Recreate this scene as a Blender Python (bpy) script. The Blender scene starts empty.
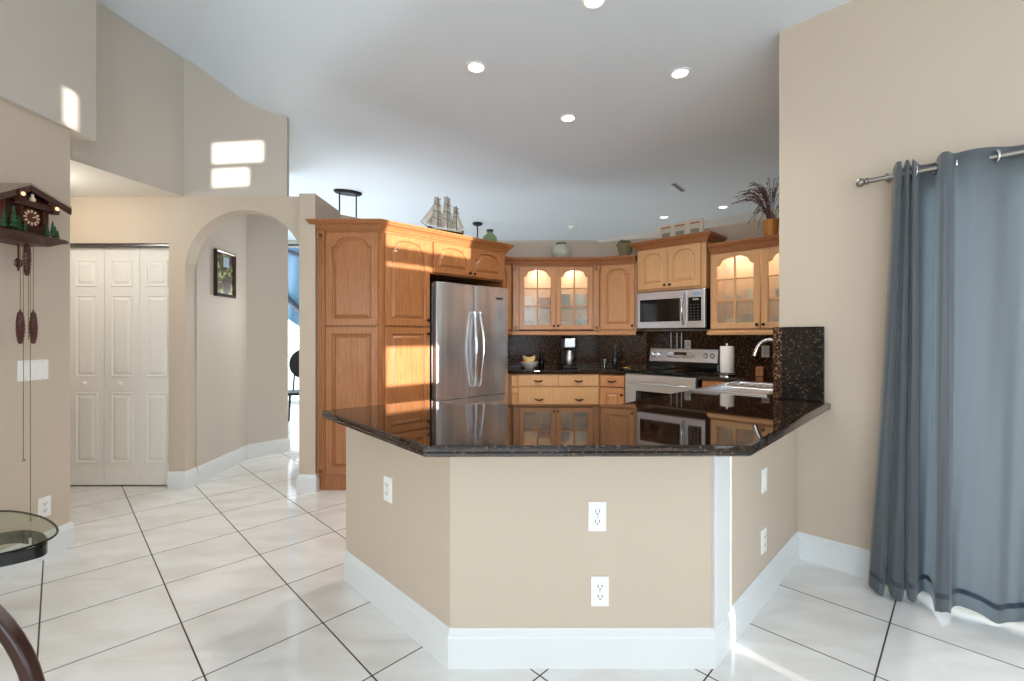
import bpy, math, random
from mathutils import Vector, Matrix
from mathutils.geometry import tessellate_polygon
random.seed(7)
SC = bpy.context.scene
COL = SC.collection
R2 = math.sqrt(0.5)

# ------------------------------------------------------------------ camera
CAM_H = 1.28
cam = bpy.data.cameras.new('camera')
cam.lens = 16.0
cam.sensor_width = 36.0
cam.sensor_fit = 'HORIZONTAL'
cam.shift_y = -4.5 / 1024
cam.clip_start = 0.05
cam_o = bpy.data.objects.new('camera', cam)
cam_o.location = (0, 0, CAM_H)
cam_o.rotation_euler = (math.radians(90), 0, 0)
COL.objects.link(cam_o)
SC.camera = cam_o

# ------------------------------------------------------------------ colour management
SC.view_settings.view_transform = 'Standard'
SC.view_settings.look = 'None'
SC.view_settings.gamma = 1.0
SC.view_settings.use_curve_mapping = False
SC.view_settings.exposure = 0.0
SC.cycles.use_denoising = True
SC.cycles.denoising_prefilter = 'ACCURATE'
SC.cycles.max_bounces = 10
SC.cycles.diffuse_bounces = 6
SC.cycles.glossy_bounces = 5
SC.cycles.transparent_max_bounces = 12
SC.cycles.sample_clamp_indirect = 6.0
SC.cycles.caustics_reflective = False
SC.cycles.caustics_refractive = False

# ------------------------------------------------------------------ world (daylight outside)
w = bpy.data.worlds.new('daylight')
SC.world = w
w.use_nodes = True
bg = w.node_tree.nodes['Background']
bg.inputs[0].default_value = (0.82, 0.92, 1.0, 1)
bg.inputs[1].default_value = 2.6

# ------------------------------------------------------------------ sun (low, from the right behind the camera)
SUN_H = Vector((-0.66, 0.75)).normalized()
SUN_T = math.tan(math.radians(4.0))
sd = bpy.data.lights.new('sun', 'SUN')
sd.energy = 13.0
sd.angle = math.radians(0.35)
sd.color = (1.0, 0.96, 0.91)
so = bpy.data.objects.new('sun', sd)
so.rotation_euler = Vector((SUN_H.x, SUN_H.y, -SUN_T)).to_track_quat('-Z', 'Y').to_euler()
so.location = (6, -6, 4)
COL.objects.link(so)

def area(name, loc, aim, sx, sy, power, col):
    l = bpy.data.lights.new(name, 'AREA')
    l.shape = 'RECTANGLE'
    l.size, l.size_y, l.energy, l.color = sx, sy, power, col
    o = bpy.data.objects.new(name, l)
    o.location = loc
    o.rotation_euler = (Vector(aim) - Vector(loc)).to_track_quat('-Z', 'Z').to_euler()
    COL.objects.link(o)
    return o
# daylight at the large windows, plus an added side fill
area('daylight_rear_window', (-0.7, -3.12, 1.45), (-0.7, 0, 1.45), 3.0, 2.0, 66, (0.84, 0.93, 1.0))
area('daylight_side_fill', (2.55, -1.85, 1.5), (0.0, 0.7, 1.5), 1.6, 2.0, 42, (0.86, 0.94, 1.0))  # added fill lamp; the angled wall has no window opening here
area('daylight_far_window', (-4.92, 6.6, 1.3), (0, 6.6, 0.6), 2.6, 1.5, 105, (0.84, 0.93, 1.0))
area('daylight_patio', (4.1, 2.1, 1.3), (2.4, 1.2, 1.2), 2.2, 2.2, 70, (0.92, 0.97, 1.0))

# ------------------------------------------------------------------ materials
MATS = {}
def srgb(r, g, b):
    f = lambda c: (c / 255 / 12.92) if c / 255 <= 0.04045 else ((c / 255 + 0.055) / 1.055) ** 2.4
    return (f(r), f(g), f(b), 1)

def mat(name, col, rough=0.5, metal=0.0, spec=0.5, bump=0.0, bscale=60, var=0.0, vscale=4, coat=0.0, emit=None, estr=0, aniso=0):
    m = bpy.data.materials.new(name)
    m.use_nodes = True
    nt = m.node_tree
    b = nt.nodes['Principled BSDF']
    b.inputs['Base Color'].default_value = col
    b.inputs['Roughness'].default_value = rough
    b.inputs['Metallic'].default_value = metal
    b.inputs['Specular IOR Level'].default_value = spec
    b.inputs['Coat Weight'].default_value = coat
    b.inputs['Coat Roughness'].default_value = 0.08
    tc = nt.nodes.new('ShaderNodeTexCoord')
    n = nt.nodes.new('ShaderNodeTexNoise')
    n.inputs['Scale'].default_value = vscale
    n.inputs['Detail'].default_value = 4
    nt.links.new(tc.outputs['Object'], n.inputs['Vector'])
    mx = nt.nodes.new('ShaderNodeMix')
    mx.data_type = 'RGBA'
    mx.inputs[6].default_value = tuple(c * (1 - var) for c in col[:3]) + (1,)
    mx.inputs[7].default_value = tuple(min(1, c * (1 + var)) for c in col[:3]) + (1,)
    nt.links.new(n.outputs['Fac'], mx.inputs[0])
    nt.links.new(mx.outputs[2], b.inputs['Base Color'])
    if bump:
        n2 = nt.nodes.new('ShaderNodeTexNoise')
        n2.inputs['Scale'].default_value = bscale
        n2.inputs['Detail'].default_value = 3
        nt.links.new(tc.outputs['Object'], n2.inputs['Vector'])
        bp = nt.nodes.new('ShaderNodeBump')
        bp.inputs['Strength'].default_value = bump
        bp.inputs['Distance'].default_value = 0.01
        nt.links.new(n2.outputs['Fac'], bp.inputs['Height'])
        nt.links.new(bp.outputs['Normal'], b.inputs['Normal'])
    if emit:
        b.inputs['Emission Color'].default_value = emit
        b.inputs['Emission Strength'].default_value = estr
    MATS[name] = m
    return m

def wood(name, c1, c2, rough=0.32, gscale=1.0):
    m = bpy.data.materials.new(name)
    m.use_nodes = True
    nt = m.node_tree
    b = nt.nodes['Principled BSDF']
    tc = nt.nodes.new('ShaderNodeTexCoord')
    mp = nt.nodes.new('ShaderNodeMapping')
    mp.inputs['Scale'].default_value = (60 * gscale, 60 * gscale, 3.0 * gscale)
    nt.links.new(tc.outputs['Object'], mp.inputs['Vector'])
    n = nt.nodes.new('ShaderNodeTexNoise')
    n.inputs['Scale'].default_value = 1.6
    n.inputs['Detail'].default_value = 6
    n.inputs['Distortion'].default_value = 1.3
    nt.links.new(mp.outputs['Vector'], n.inputs['Vector'])
    r = nt.nodes.new('ShaderNodeValToRGB')
    r.color_ramp.elements[0].position = 0.22
    r.color_ramp.elements[1].position = 0.78
    r.color_ramp.elements[0].color = c1
    r.color_ramp.elements[1].color = c2
    nt.links.new(n.outputs['Fac'], r.inputs['Fac'])
    nt.links.new(r.outputs['Color'], b.inputs['Base Color'])
    b.inputs['Roughness'].default_value = rough
    b.inputs['Coat Weight'].default_value = 0.15
    bp = nt.nodes.new('ShaderNodeBump')
    bp.inputs['Strength'].default_value = 0.08
    bp.inputs['Distance'].default_value = 0.004
    nt.links.new(n.outputs['Fac'], bp.inputs['Height'])
    nt.links.new(bp.outputs['Normal'], b.inputs['Normal'])
    MATS[name] = m
    return m

def granite(name, dark, brown, gold, rough=0.04, amount=0.5, ior=1.7):
    m = bpy.data.materials.new(name)
    m.use_nodes = True
    nt = m.node_tree
    b = nt.nodes['Principled BSDF']
    tc = nt.nodes.new('ShaderNodeTexCoord')
    v = nt.nodes.new('ShaderNodeTexVoronoi')
    v.inputs['Scale'].default_value = 150
    nt.links.new(tc.outputs['Object'], v.inputs['Vector'])
    n = nt.nodes.new('ShaderNodeTexNoise')
    n.inputs['Scale'].default_value = 62
    n.inputs['Detail'].default_value = 6
    n.inputs['Roughness'].default_value = 0.75
    nt.links.new(tc.outputs['Object'], n.inputs['Vector'])
    r = nt.nodes.new('ShaderNodeValToRGB')
    e = r.color_ramp.elements
    e[0].position = 0.46; e[0].color = dark
    e[1].position = 0.60; e[1].color = brown
    x = e.new(0.72); x.color = gold
    nt.links.new(n.outputs['Fac'], r.inputs['Fac'])
    sep = nt.nodes.new('ShaderNodeSeparateColor')
    nt.links.new(v.outputs['Color'], sep.inputs['Color'])
    gt = nt.nodes.new('ShaderNodeMath'); gt.operation = 'GREATER_THAN'
    gt.inputs[1].default_value = 1 - amount * 0.2
    nt.links.new(sep.outputs[0], gt.inputs[0])
    mx = nt.nodes.new('ShaderNodeMix'); mx.data_type = 'RGBA'
    nt.links.new(gt.outputs[0], mx.inputs[0])
    nt.links.new(r.outputs['Color'], mx.inputs[6])
    mx.inputs[7].default_value = gold
    nt.links.new(mx.outputs[2], b.inputs['Base Color'])
    b.inputs['Roughness'].default_value = rough
    b.inputs['IOR'].default_value = ior
    MATS[name] = m
    return m

def sheer(name, col, transp=0.6, gloss=0.15, rough=0.05, ribs=0.0):
    m = bpy.data.materials.new(name)
    m.use_nodes = True
    nt = m.node_tree
    nt.nodes.remove(nt.nodes['Principled BSDF'])
    out = nt.nodes['Material Output']
    t = nt.nodes.new('ShaderNodeBsdfTransparent')
    g = nt.nodes.new('ShaderNodeBsdfGlossy')
    d = nt.nodes.new('ShaderNodeBsdfTranslucent')
    t.inputs[0].default_value = col
    d.inputs[0].default_value = col
    g.inputs['Roughness'].default_value = rough
    a = nt.nodes.new('ShaderNodeMixShader'); c = nt.nodes.new('ShaderNodeMixShader')
    a.inputs[0].default_value = transp
    nt.links.new(d.outputs[0], a.inputs[1]); nt.links.new(t.outputs[0], a.inputs[2])
    c.inputs[0].default_value = gloss
    nt.links.new(a.outputs[0], c.inputs[1]); nt.links.new(g.outputs[0], c.inputs[2])
    nt.links.new(c.outputs[0], out.inputs[0])
    MATS[name] = m
    return m

def fabric(name, col, trans=0.4):
    m = bpy.data.materials.new(name)
    m.use_nodes = True
    nt = m.node_tree
    b = nt.nodes['Principled BSDF']
    out = nt.nodes['Material Output']
    tc = nt.nodes.new('ShaderNodeTexCoord')
    mp = nt.nodes.new('ShaderNodeMapping'); mp.inputs['Scale'].default_value = (160, 160, 900)
    n = nt.nodes.new('ShaderNodeTexNoise'); n.inputs['Scale'].default_value = 1.0; n.inputs['Detail'].default_value = 2
    nt.links.new(tc.outputs['Object'], mp.inputs[0]); nt.links.new(mp.outputs[0], n.inputs['Vector'])
    mx = nt.nodes.new('ShaderNodeMix'); mx.data_type = 'RGBA'
    mx.inputs[6].default_value = tuple(c * 0.75 for c in col[:3]) + (1,)
    mx.inputs[7].default_value = tuple(min(1, c * 1.25) for c in col[:3]) + (1,)
    nt.links.new(n.outputs['Fac'], mx.inputs[0])
    nt.links.new(mx.outputs[2], b.inputs['Base Color'])
    b.inputs['Roughness'].default_value = 0.55
    b.inputs['Sheen Weight'].default_value = 0.4
    tr = nt.nodes.new('ShaderNodeBsdfTranslucent')
    tr.inputs[0].default_value = (min(1, col[0] * 2.7), min(1, col[1] * 2.9), min(1, col[2] * 2.9), 1)
    ms = nt.nodes.new('ShaderNodeMixShader'); ms.inputs[0].default_value = trans
    nt.links.new(b.outputs[0], ms.inputs[1]); nt.links.new(tr.outputs[0], ms.inputs[2])
    nt.links.new(ms.outputs[0], out.inputs[0])
    MATS[name] = m
    return m

WALL = mat('wall_paint', srgb(199, 185, 168), 0.55, bump=0.04, bscale=220, var=0.015)
WALL2 = mat('wall_paint_cool', srgb(199, 191, 180), 0.6, bump=0.04, bscale=220, var=0.015)
CEIL = mat('ceiling_paint', srgb(224, 234, 244), 0.8, bump=0.10, bscale=90, var=0.01)
POP = mat('textured_ceiling', srgb(232, 230, 224), 0.9, bump=0.6, bscale=120, var=0.03)
TRIM = mat('trim_white', srgb(224, 228, 230), 0.35)
DOORW = mat('door_white', srgb(240, 240, 236), 0.4)
OAK = wood('honey_oak', srgb(142, 86, 48), srgb(186, 126, 78))
OAK_MIDLIT = wood('honey_oak_midlit', srgb(182, 124, 76), srgb(212, 156, 106))  # the same oak, lightened to stand for stronger light on the back run
OAK_LIT = wood('honey_oak_lit', srgb(208, 158, 110), srgb(228, 184, 136))  # the same oak paler still, brighter lighting put into its colour
MAHOG = wood('dark_mahogany', srgb(28, 9, 8), srgb(58, 18, 12), 0.3)
PANEL = granite('granite_panel', srgb(8, 7, 8), srgb(34, 22, 18), srgb(92, 78, 66), 0.10, 0.22, 1.22)
GRAN = granite('polished_granite', srgb(10, 8, 8), srgb(52, 33, 22), srgb(92, 70, 52), 0.03, 0.4)
SPLASH = granite('granite_splash', srgb(16, 12, 12), srgb(98, 62, 40), srgb(156, 118, 80), 0.14, 0.4, 1.22)
STEEL = mat('stainless_steel', srgb(205, 207, 212), 0.34, 1.0, var=0.06, vscale=3)
STEELD = mat('steel_dark', srgb(110, 112, 116), 0.3, 1.0)
CHROME = mat('chrome', srgb(225, 226, 230), 0.08, 1.0)
BRONZE = mat('dark_bronze', srgb(48, 34, 26), 0.35, 0.8)
BLACK = mat('black_gloss', srgb(8, 8, 9), 0.08, spec=0.35)
BLACKM = mat('black_matte', srgb(14, 14, 15), 0.5)
PLASTIC = mat('white_plastic', srgb(240, 240, 238), 0.3)
PLASTG = mat('grey_slot', srgb(90, 90, 92), 0.5)
CERAM = mat('white_ceramic', srgb(238, 236, 228), 0.15)
GLASSC = sheer('cabinet_glass', (0.97, 0.97, 0.93, 1), 0.86, 0.07, 0.15)
_nt = GLASSC.node_tree
_df = _nt.nodes.new('ShaderNodeBsdfDiffuse'); _df.inputs[0].default_value = (0.86, 0.88, 0.82, 1)
_mx = _nt.nodes.new('ShaderNodeMixShader'); _mx.inputs[0].default_value = 0.10
_out = _nt.nodes['Material Output']; _src = _out.inputs[0].links[0].from_socket
_nt.links.new(_src, _mx.inputs[1]); _nt.links.new(_df.outputs[0], _mx.inputs[2]); _nt.links.new(_mx.outputs[0], _out.inputs[0])
GLASST = sheer('table_glass', (0.88, 0.92, 0.87, 1), 0.95, 0.10, 0.02)
GLASSW = sheer('window_glass', (0.97, 0.99, 1.0, 1), 0.97, 0.05, 0.02)
CURT = fabric('curtain_fabric', srgb(84, 91, 98), 0.29)
CURTD = fabric('curtain_band', srgb(48, 62, 80), 0.10)
DRAPE = fabric('blue_drape', srgb(120, 150, 178), 0.30)
NICKEL = mat('brushed_nickel', srgb(150, 146, 140), 0.28, 1.0)
TOWEL = mat('paper_white', srgb(245, 245, 245), 0.9, bump=0.2, bscale=150)

def brushed(name, c1, c2, rough):
    m = bpy.data.materials.new(name); m.use_nodes = True; nt = m.node_tree; b = nt.nodes['Principled BSDF']
    tc = nt.nodes.new('ShaderNodeTexCoord'); mp = nt.nodes.new('ShaderNodeMapping'); mp.inputs['Scale'].default_value = (9, 9, 0.8)
    n = nt.nodes.new('ShaderNodeTexNoise'); n.inputs['Scale'].default_value = 1.0; n.inputs['Detail'].default_value = 2
    nt.links.new(tc.outputs['Object'], mp.inputs[0]); nt.links.new(mp.outputs[0], n.inputs['Vector'])
    mx = nt.nodes.new('ShaderNodeMix'); mx.data_type = 'RGBA'; mx.inputs[6].default_value = c1; mx.inputs[7].default_value = c2
    mr = nt.nodes.new('ShaderNodeMapRange'); mr.inputs[1].default_value = 0.3; mr.inputs[2].default_value = 0.7
    nt.links.new(n.outputs['Fac'], mr.inputs[0]); nt.links.new(mr.outputs[0], mx.inputs[0]); nt.links.new(mx.outputs[2], b.inputs['Base Color'])
    bp = nt.nodes.new('ShaderNodeBump'); bp.inputs['Strength'].default_value = 0.25; bp.inputs['Distance'].default_value = 0.02
    nt.links.new(n.outputs['Fac'], bp.inputs['Height']); nt.links.new(bp.outputs['Normal'], b.inputs['Normal'])
    b.inputs['Metallic'].default_value = 0.84; b.inputs['Roughness'].default_value = rough
    return m
FSTEEL = brushed('brushed_door_steel', srgb(196, 199, 205), srgb(236, 238, 242), 0.26)
def tile_floor():
    m = bpy.data.materials.new('porcelain_tile')
    m.use_nodes = True
    nt = m.node_tree
    N, L = nt.nodes, nt.links
    b = N['Principled BSDF']
    tc = N.new('ShaderNodeTexCoord')
    sp = N.new('ShaderNodeSeparateXYZ'); L.new(tc.outputs['Object'], sp.inputs[0])
    def math_(op, a, bb=None):
        n = N.new('ShaderNodeMath'); n.operation = op
        for i, v in enumerate((a, bb)):
            if v is None: continue
            if isinstance(v, (int, float)): n.inputs[i].default_value = v
            else: L.new(v, n.inputs[i])
        return n.outputs[0]
    P = 0.6325
    def line(sig, off):
        t = math_('DIVIDE', math_('SUBTRACT', sig, off), P)
        f = math_('SUBTRACT', t, math_('FLOOR', t))
        d = math_('MINIMUM', f, math_('SUBTRACT', 1.0, f))
        return math_('LESS_THAN', d, 0.0042 / P * 1.0), math_('FLOOR', t), d
    s = math_('ADD', sp.outputs[0], sp.outputs[1])
    d = math_('SUBTRACT', sp.outputs[0], sp.outputs[1])
    g1, i1, e1 = line(s, 0.555)
    g2, i2, e2 = line(d, -0.345)
    g = math_('MAXIMUM', g1, g2)
    wn = N.new('ShaderNodeTexWhiteNoise'); wn.noise_dimensions = '2D'
    cb = N.new('ShaderNodeCombineXYZ'); L.new(i1, cb.inputs[0]); L.new(i2, cb.inputs[1])
    L.new(cb.outputs[0], wn.inputs['Vector'])
    va = N.new('ShaderNodeVectorMath'); va.operation = 'SCALE'; va.inputs[3].default_value = 9
    L.new(wn.outputs['Color'], va.inputs[0])
    vb = N.new('ShaderNodeVectorMath'); vb.operation = 'ADD'
    L.new(va.outputs[0], vb.inputs[0]); L.new(tc.outputs['Object'], vb.inputs[1])
    mp = N.new('ShaderNodeMapping'); mp.inputs['Scale'].default_value = (1.4, 3.6, 1); mp.inputs['Rotation'].default_value = (0, 0, 0.5)
    L.new(vb.outputs[0], mp.inputs[0])
    nz = N.new('ShaderNodeTexNoise'); nz.inputs['Scale'].default_value = 1.6; nz.inputs['Detail'].default_value = 7; nz.inputs['Distortion'].default_value = 0.8
    L.new(mp.outputs[0], nz.inputs['Vector'])
    r = N.new('ShaderNodeValToRGB')
    r.color_ramp.elements[0].position = 0.3; r.color_ramp.elements[0].color = srgb(222, 220, 216)
    r.color_ramp.elements[1].position = 0.62; r.color_ramp.elements[1].color = srgb(238, 238, 237)
    L.new(nz.outputs['Fac'], r.inputs['Fac'])
    mx = N.new('ShaderNodeMix'); mx.data_type = 'RGBA'
    L.new(g, mx.inputs[0]); L.new(r.outputs['Color'], mx.inputs[6])
    mx.inputs[7].default_value = srgb(62, 52, 44)
    L.new(mx.outputs[2], b.inputs['Base Color'])
    rr = math_('ADD', math_('MULTIPLY', g, 0.6), 0.10)
    L.new(rr, b.inputs['Roughness'])
    b.inputs['IOR'].default_value = 1.55
    bp = N.new('ShaderNodeBump'); bp.inputs['Strength'].default_value = 0.3; bp.inputs['Distance'].default_value = 0.002
    L.new(math_('SUBTRACT', 1.0, g), bp.inputs['Height'])
    L.new(bp.outputs['Normal'], b.inputs['Normal'])
    return m
TILE = tile_floor()

# ------------------------------------------------------------------ mesh builder
class MB:
    def __init__(s): s.v, s.f = [], []
    def add(s, vs, fs):
        o = len(s.v); s.v += [tuple(p) for p in vs]; s.f += [tuple(i + o for i in f) for f in fs]; return s
    def box(s, x0, x1, y0, y1, z0, z1):
        vs = [(x, y, z) for x in (x0, x1) for y in (y0, y1) for z in (z0, z1)]
        return s.add(vs, [(0, 1, 3, 2), (4, 6, 7, 5), (0, 4, 5, 1), (2, 3, 7, 6), (0, 2, 6, 4), (1, 5, 7, 3)])
    def prism(s, poly, z0, z1):
        n = len(poly)
        a = sum(poly[i][0] * poly[(i + 1) % n][1] - poly[(i + 1) % n][0] * poly[i][1] for i in range(n))
        if a < 0: poly = poly[::-1]
        vs = [(x, y, z0) for x, y in poly] + [(x, y, z1) for x, y in poly]
        return s.add(vs, [tuple(range(n))[::-1], tuple(range(n, 2 * n))] + [(i, (i + 1) % n, n + (i + 1) % n, n + i) for i in range(n)])
    def loft(s, loops, cap0=True, cap1=True, ring=False, closed=True):
        n = len(loops[0]); vs = [p for l in loops for p in l]; fs = []
        m = len(loops)
        for k in range(m if ring else m - 1):
            a, b = k * n, ((k + 1) % m) * n
            for i in range(n if closed else n - 1):
                j = (i + 1) % n
                fs.append((a + i, a + j, b + j, b + i))
        if not ring:
            if cap0: fs.append(tuple(range(n))[::-1])
            if cap1: fs.append(tuple(range((m - 1) * n, m * n)))
        return s.add(vs, fs)
    def tube(s, pts, r, n=8, caps=True):
        pts = [Vector(p) for p in pts]; loops = []
        up = None
        for i, p in enumerate(pts):
            d = (pts[min(i + 1, len(pts) - 1)] - pts[max(i - 1, 0)]).normalized()
            if up is None:
                up = Vector((0, 0, 1)) if abs(d.z) < 0.9 else Vector((1, 0, 0))
            a = d.cross(up).normalized(); b = a.cross(d).normalized(); up = b
            rr = r[i] if isinstance(r, (list, tuple)) else r
            loops.append([p + rr * (math.cos(2 * math.pi * k / n) * a + math.sin(2 * math.pi * k / n) * b) for k in range(n)])
        return s.loft(loops, caps, caps)
    def lathe(s, prof, c=(0, 0, 0), n=24, axis='z', sx=1, sy=1):
        loops = []
        for r, z in prof:
            l = []
            for k in range(n):
                a = 2 * math.pi * k / n; x, y = r * math.cos(a) * sx, r * math.sin(a) * sy
                if axis == 'z': l.append((c[0] + x, c[1] + y, c[2] + z))
                elif axis == 'y': l.append((c[0] + x, c[1] - z, c[2] + y))
                else: l.append((c[0] + z, c[1] + x, c[2] + y))
            loops.append(l)
        return s.loft(loops)
    def sweep(s, prof, path, prev=None, nxt=None, cap=True):
        """prof: (outward, z) pairs; path: (x, y) left to right, outward = right-hand side"""
        P = [Vector(p) for p in path]
        ext = ([Vector(prev)] if prev else []) + P + ([Vector(nxt)] if nxt else [])
        off = 1 if prev else 0
        loops = []
        for i in range(len(P)):
            j = i + off
            dirs = []
            if j > 0: dirs.append((ext[j] - ext[j - 1]).normalized())
            if j < len(ext) - 1: dirs.append((ext[j + 1] - ext[j]).normalized())
            ns = [Vector((d.y, -d.x)) for d in dirs]
            if len(ns) == 2:
                m = (ns[0] + ns[1]); m = m / max(0.2, m.dot(ns[0]))
            else: m = ns[0]
            loops.append([(P[i].x + m.x * o, P[i].y + m.y * o, z) for o, z in prof])
        return s.loft(loops, cap, cap)
    def build(s, name, m, parent=None, smooth=None, bevel=0, seg=2, loc=None, rot=0):
        me = bpy.data.meshes.new(name)
        me.from_pydata(s.v, [], s.f); me.update()
        import bmesh
        bm = bmesh.new(); bm.from_mesh(me)
        bmesh.ops.recalc_face_normals(bm, faces=bm.faces)
        bm.to_mesh(me); bm.free()
        me.materials.append(m)
        o = bpy.data.objects.new(name, me)
        COL.objects.link(o)
        if parent: o.parent = parent
        if loc: o.location = loc
        o.rotation_euler = (0, 0, rot)
        if smooth:
            me.polygons.foreach_set('use_smooth', [True] * len(me.polygons))
            me.set_sharp_from_angle(angle=math.radians(smooth))
        if bevel:
            md = o.modifiers.new('bevel', 'BEVEL'); md.width = bevel; md.segments = seg; md.limit_method = 'ANGLE'
            md.angle_limit = math.radians(35)
        return o

def tag(o, label, cat, group=None):
    o['label'] = label; o['category'] = cat
    if group: o['group'] = group
    return o
def thing(name, label, cat, loc=(0, 0, 0), rot=0, group=None):
    o = bpy.data.objects.new(name, None); COL.objects.link(o)
    o.empty_display_size = 0.1
    o.location = loc; o.rotation_euler = (0, 0, rot)
    return tag(o, label, cat, group)
def struct(o):
    o['kind'] = 'structure'; return o
def copy_thing(root, loc, rot, label, group=None):
    def cp(o, par):
        c = o.copy(); COL.objects.link(c)
        if par: c.parent = par
        for ch in list(o.children): cp(ch, c)
        return c
    r = cp(root, None); r.location = loc; r.rotation_euler = (0, 0, rot)
    r['label'] = label
    if group: r['group'] = group
    return r
def offset(pts, d):
    """offset an open polyline (left to right) by d to its left (away from the camera)"""
    P = [Vector(p) for p in pts]; out = []
    for i in range(len(P)):
        ds = []
        if i > 0: ds.append((P[i] - P[i - 1]).normalized())
        if i < len(P) - 1: ds.append((P[i + 1] - P[i]).normalized())
        ns = [Vector((-q.y, q.x)) for q in ds]
        m = ns[0] if len(ns) == 1 else (ns[0] + ns[1]) / (1 + ns[0].dot(ns[1]))
        out.append((P[i].x + m.x * d, P[i].y + m.y * d))
    return out
def inset_poly(poly, d):
    n = len(poly); out = []
    for i in range(n):
        a, b, c = Vector(poly[i - 1]), Vector(poly[i]), Vector(poly[(i + 1) % n])
        d1, d2 = (b - a).normalized(), (c - b).normalized()
        n1, n2 = Vector((-d1.y, d1.x)), Vector((-d2.y, d2.x))
        m = (n1 + n2) / (1 + n1.dot(n2))
        out.append((b.x + m.x * d, b.y + m.y * d))
    return out

# ------------------------------------------------------------------ walls
def wall(name, p0, p1, z0, z1, holes=(), th=0.13, m=WALL, bevel=0):
    """inner face from p0 to p1 (left to right seen from the room); holes: (u0,u1,z0,z1)"""
    p0, p1 = Vector(p0), Vector(p1); L = (p1 - p0).length
    us = sorted({0, L, *[h[0] for h in holes], *[h[1] for h in holes]})
    zs = sorted({z0, z1, *[h[2] for h in holes], *[h[3] for h in holes]})
    b = MB()
    us = [u for u in us if 0 <= u <= L]; zs = [z for z in zs if z0 <= z <= z1]
    for i in range(len(us) - 1):
        for k in range(len(zs) - 1):
            cu, cz = (us[i] + us[i + 1]) / 2, (zs[k] + zs[k + 1]) / 2
            if any(h[0] < cu < h[1] and h[2] < cz < h[3] for h in holes): continue
            b.box(us[i], us[i + 1], 0, th, zs[k], zs[k + 1])
    d = (p1 - p0).normalized()
    return struct(b.build(name, m, loc=(p0.x, p0.y, 0), rot=math.atan2(d.y, d.x)))

BASE_PROF = [(0, 0), (0.016, 0), (0.016, 0.115), (0.012, 0.122), (0.012, 0.132), (0.006, 0.140), (0.004, 0.150), (0, 0.150)]
def baseboard(name, path, prev=None, nxt=None, parent=None):
    o = MB().sweep(BASE_PROF, path, prev, nxt).build(name, TRIM, parent)
    return o if parent else struct(o)

H1 = 3.62
XL = -2.69
SUMW = 4.29
C0 = Vector((1.587, 2.703))

# floor
fp = [(-5.1, -3.3), (1.35, -3.3), (4.5, -0.15), (1.66, 2.72), (4.6, 5.66), (1.6, 8.75), (-5.1, 8.75)]
struct(MB().prism(fp, -0.08, 0.0).build('floor', TILE))
pat = [(1.4, -3.3), (12, -3.3), (12, 8), (6.5, 8), (4.68, 5.66), (1.72, 2.72), (4.56, -0.15)]
struct(MB().prism(pat, -0.10, -0.02).build('patio', mat('patio_concrete', srgb(205, 200, 190), 0.8, bump=0.2, var=0.05)))

# ceiling: high flat part, smooth cove, lower flat part over the kitchen
cz = [(-14, 3.60), (1.08, 3.60), (1.22, 3.50), (1.40, 3.37), (1.55, 3.255), (1.70, 3.18), (1.85, 3.125), (2.0, 3.10), (2.2, 3.09), (16, 3.09)]
ceil = MB()
vs = [p for s, z in cz for p in (((s - 16) / 2, (s + 16) / 2, z), ((s + 4.7) / 2, (s - 4.7) / 2, z))]
vs += [(x, y, z + 0.12) for x, y, z in vs]
n = len(cz)
fs = []
for i in range(n - 1):
    fs.append((2 * i, 2 * i + 1, 2 * i + 3, 2 * i + 2)); o_ = 2 * n
    fs.append((o_ + 2 * i, o_ + 2 * i + 2, o_ + 2 * i + 3, o_ + 2 * i + 1))
ceil.add(vs, fs)
struct(ceil.build('ceiling', CEIL, smooth=25))

# left wall with its upper band standing slightly proud
wall('wall_left', (XL, -3.2), (XL, 2.77), 0, 2.53, th=0.12)
wall('wall_left_upper', (XL + 0.03, -3.2), (XL + 0.03, 2.91), 2.53, H1, th=0.15, m=WALL2)
baseboard('baseboard_left', [(XL, -3.2), (XL, 2.77), (XL - 0.12, 2.77)])
# angled upper wall above the hall and the upper wall over the arch
wall('wall_hall_upper', (-2.995, 2.592), (-2.74, 3.80), 2.445, H1, th=0.10, m=WALL2)
wall('wall_arch_upper', (-2.74, 3.80), (-1.88, 3.80), 2.446, H1, th=0.04, m=WALL2)
struct(MB().prism([(-4.5, 2.5), (-3.018, 2.5), (-2.745, 3.799), (-4.5, 3.799)], 2.443, 2.52).build('ceiling_hall', POP))
wall('wall_hall_left', (-4.4, 2.6), (-4.4, 3.9), 0, 2.5)
wall('wall_hall_near', (-4.4, 2.60), (-2.80, 2.60), 0, 2.5, th=0.10)

# arch wall with closet opening and arch
ay, ax, ar, az = 3.80, -2.232, 0.497, 1.835
b = MB()
b.box(-4.4, -4.09, ay, ay + 0.13, 0, 2.445)
b.box(-4.09, -2.865, ay, ay + 0.13, 2.055, 2.445)
b.box(-2.865, ax - ar, ay, ay + 0.13, 0, 2.445)
N_ = 28
for y in (0,):
    lo = [(ax - ar * math.cos(math.pi * k / N_), az + ar * math.sin(math.pi * k / N_)) for k in range(N_ + 1)]
    lo = [(ax - ar, 0.9)] + lo + [(ax + ar, 0.9)]
vsA = []
fsA = []
for i, (x, z) in enumerate(lo):
    vsA += [(x, ay, z), (x, ay + 0.13, z), (x, ay, 2.445), (x, ay + 0.13, 2.445)]
for i in range(1, len(lo) - 2):
    a, c = 4 * i, 4 * (i + 1)
    fsA += [(a, c, c + 2, a + 2), (a + 1, a + 3, c + 3, c + 1), (a, a + 1, c + 1, c), (a + 2, c + 2, c + 3, a + 3)]
b.add(vsA, fsA)
b.box(ax + ar, -1.72, ay, ay + 0.13, az, 2.445)
struct(b.build('wall_arch', WALL))
baseboard('baseboard_arch', [(-2.865, ay), (ax - ar, ay), (ax - ar, ay + 0.13)])
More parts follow.
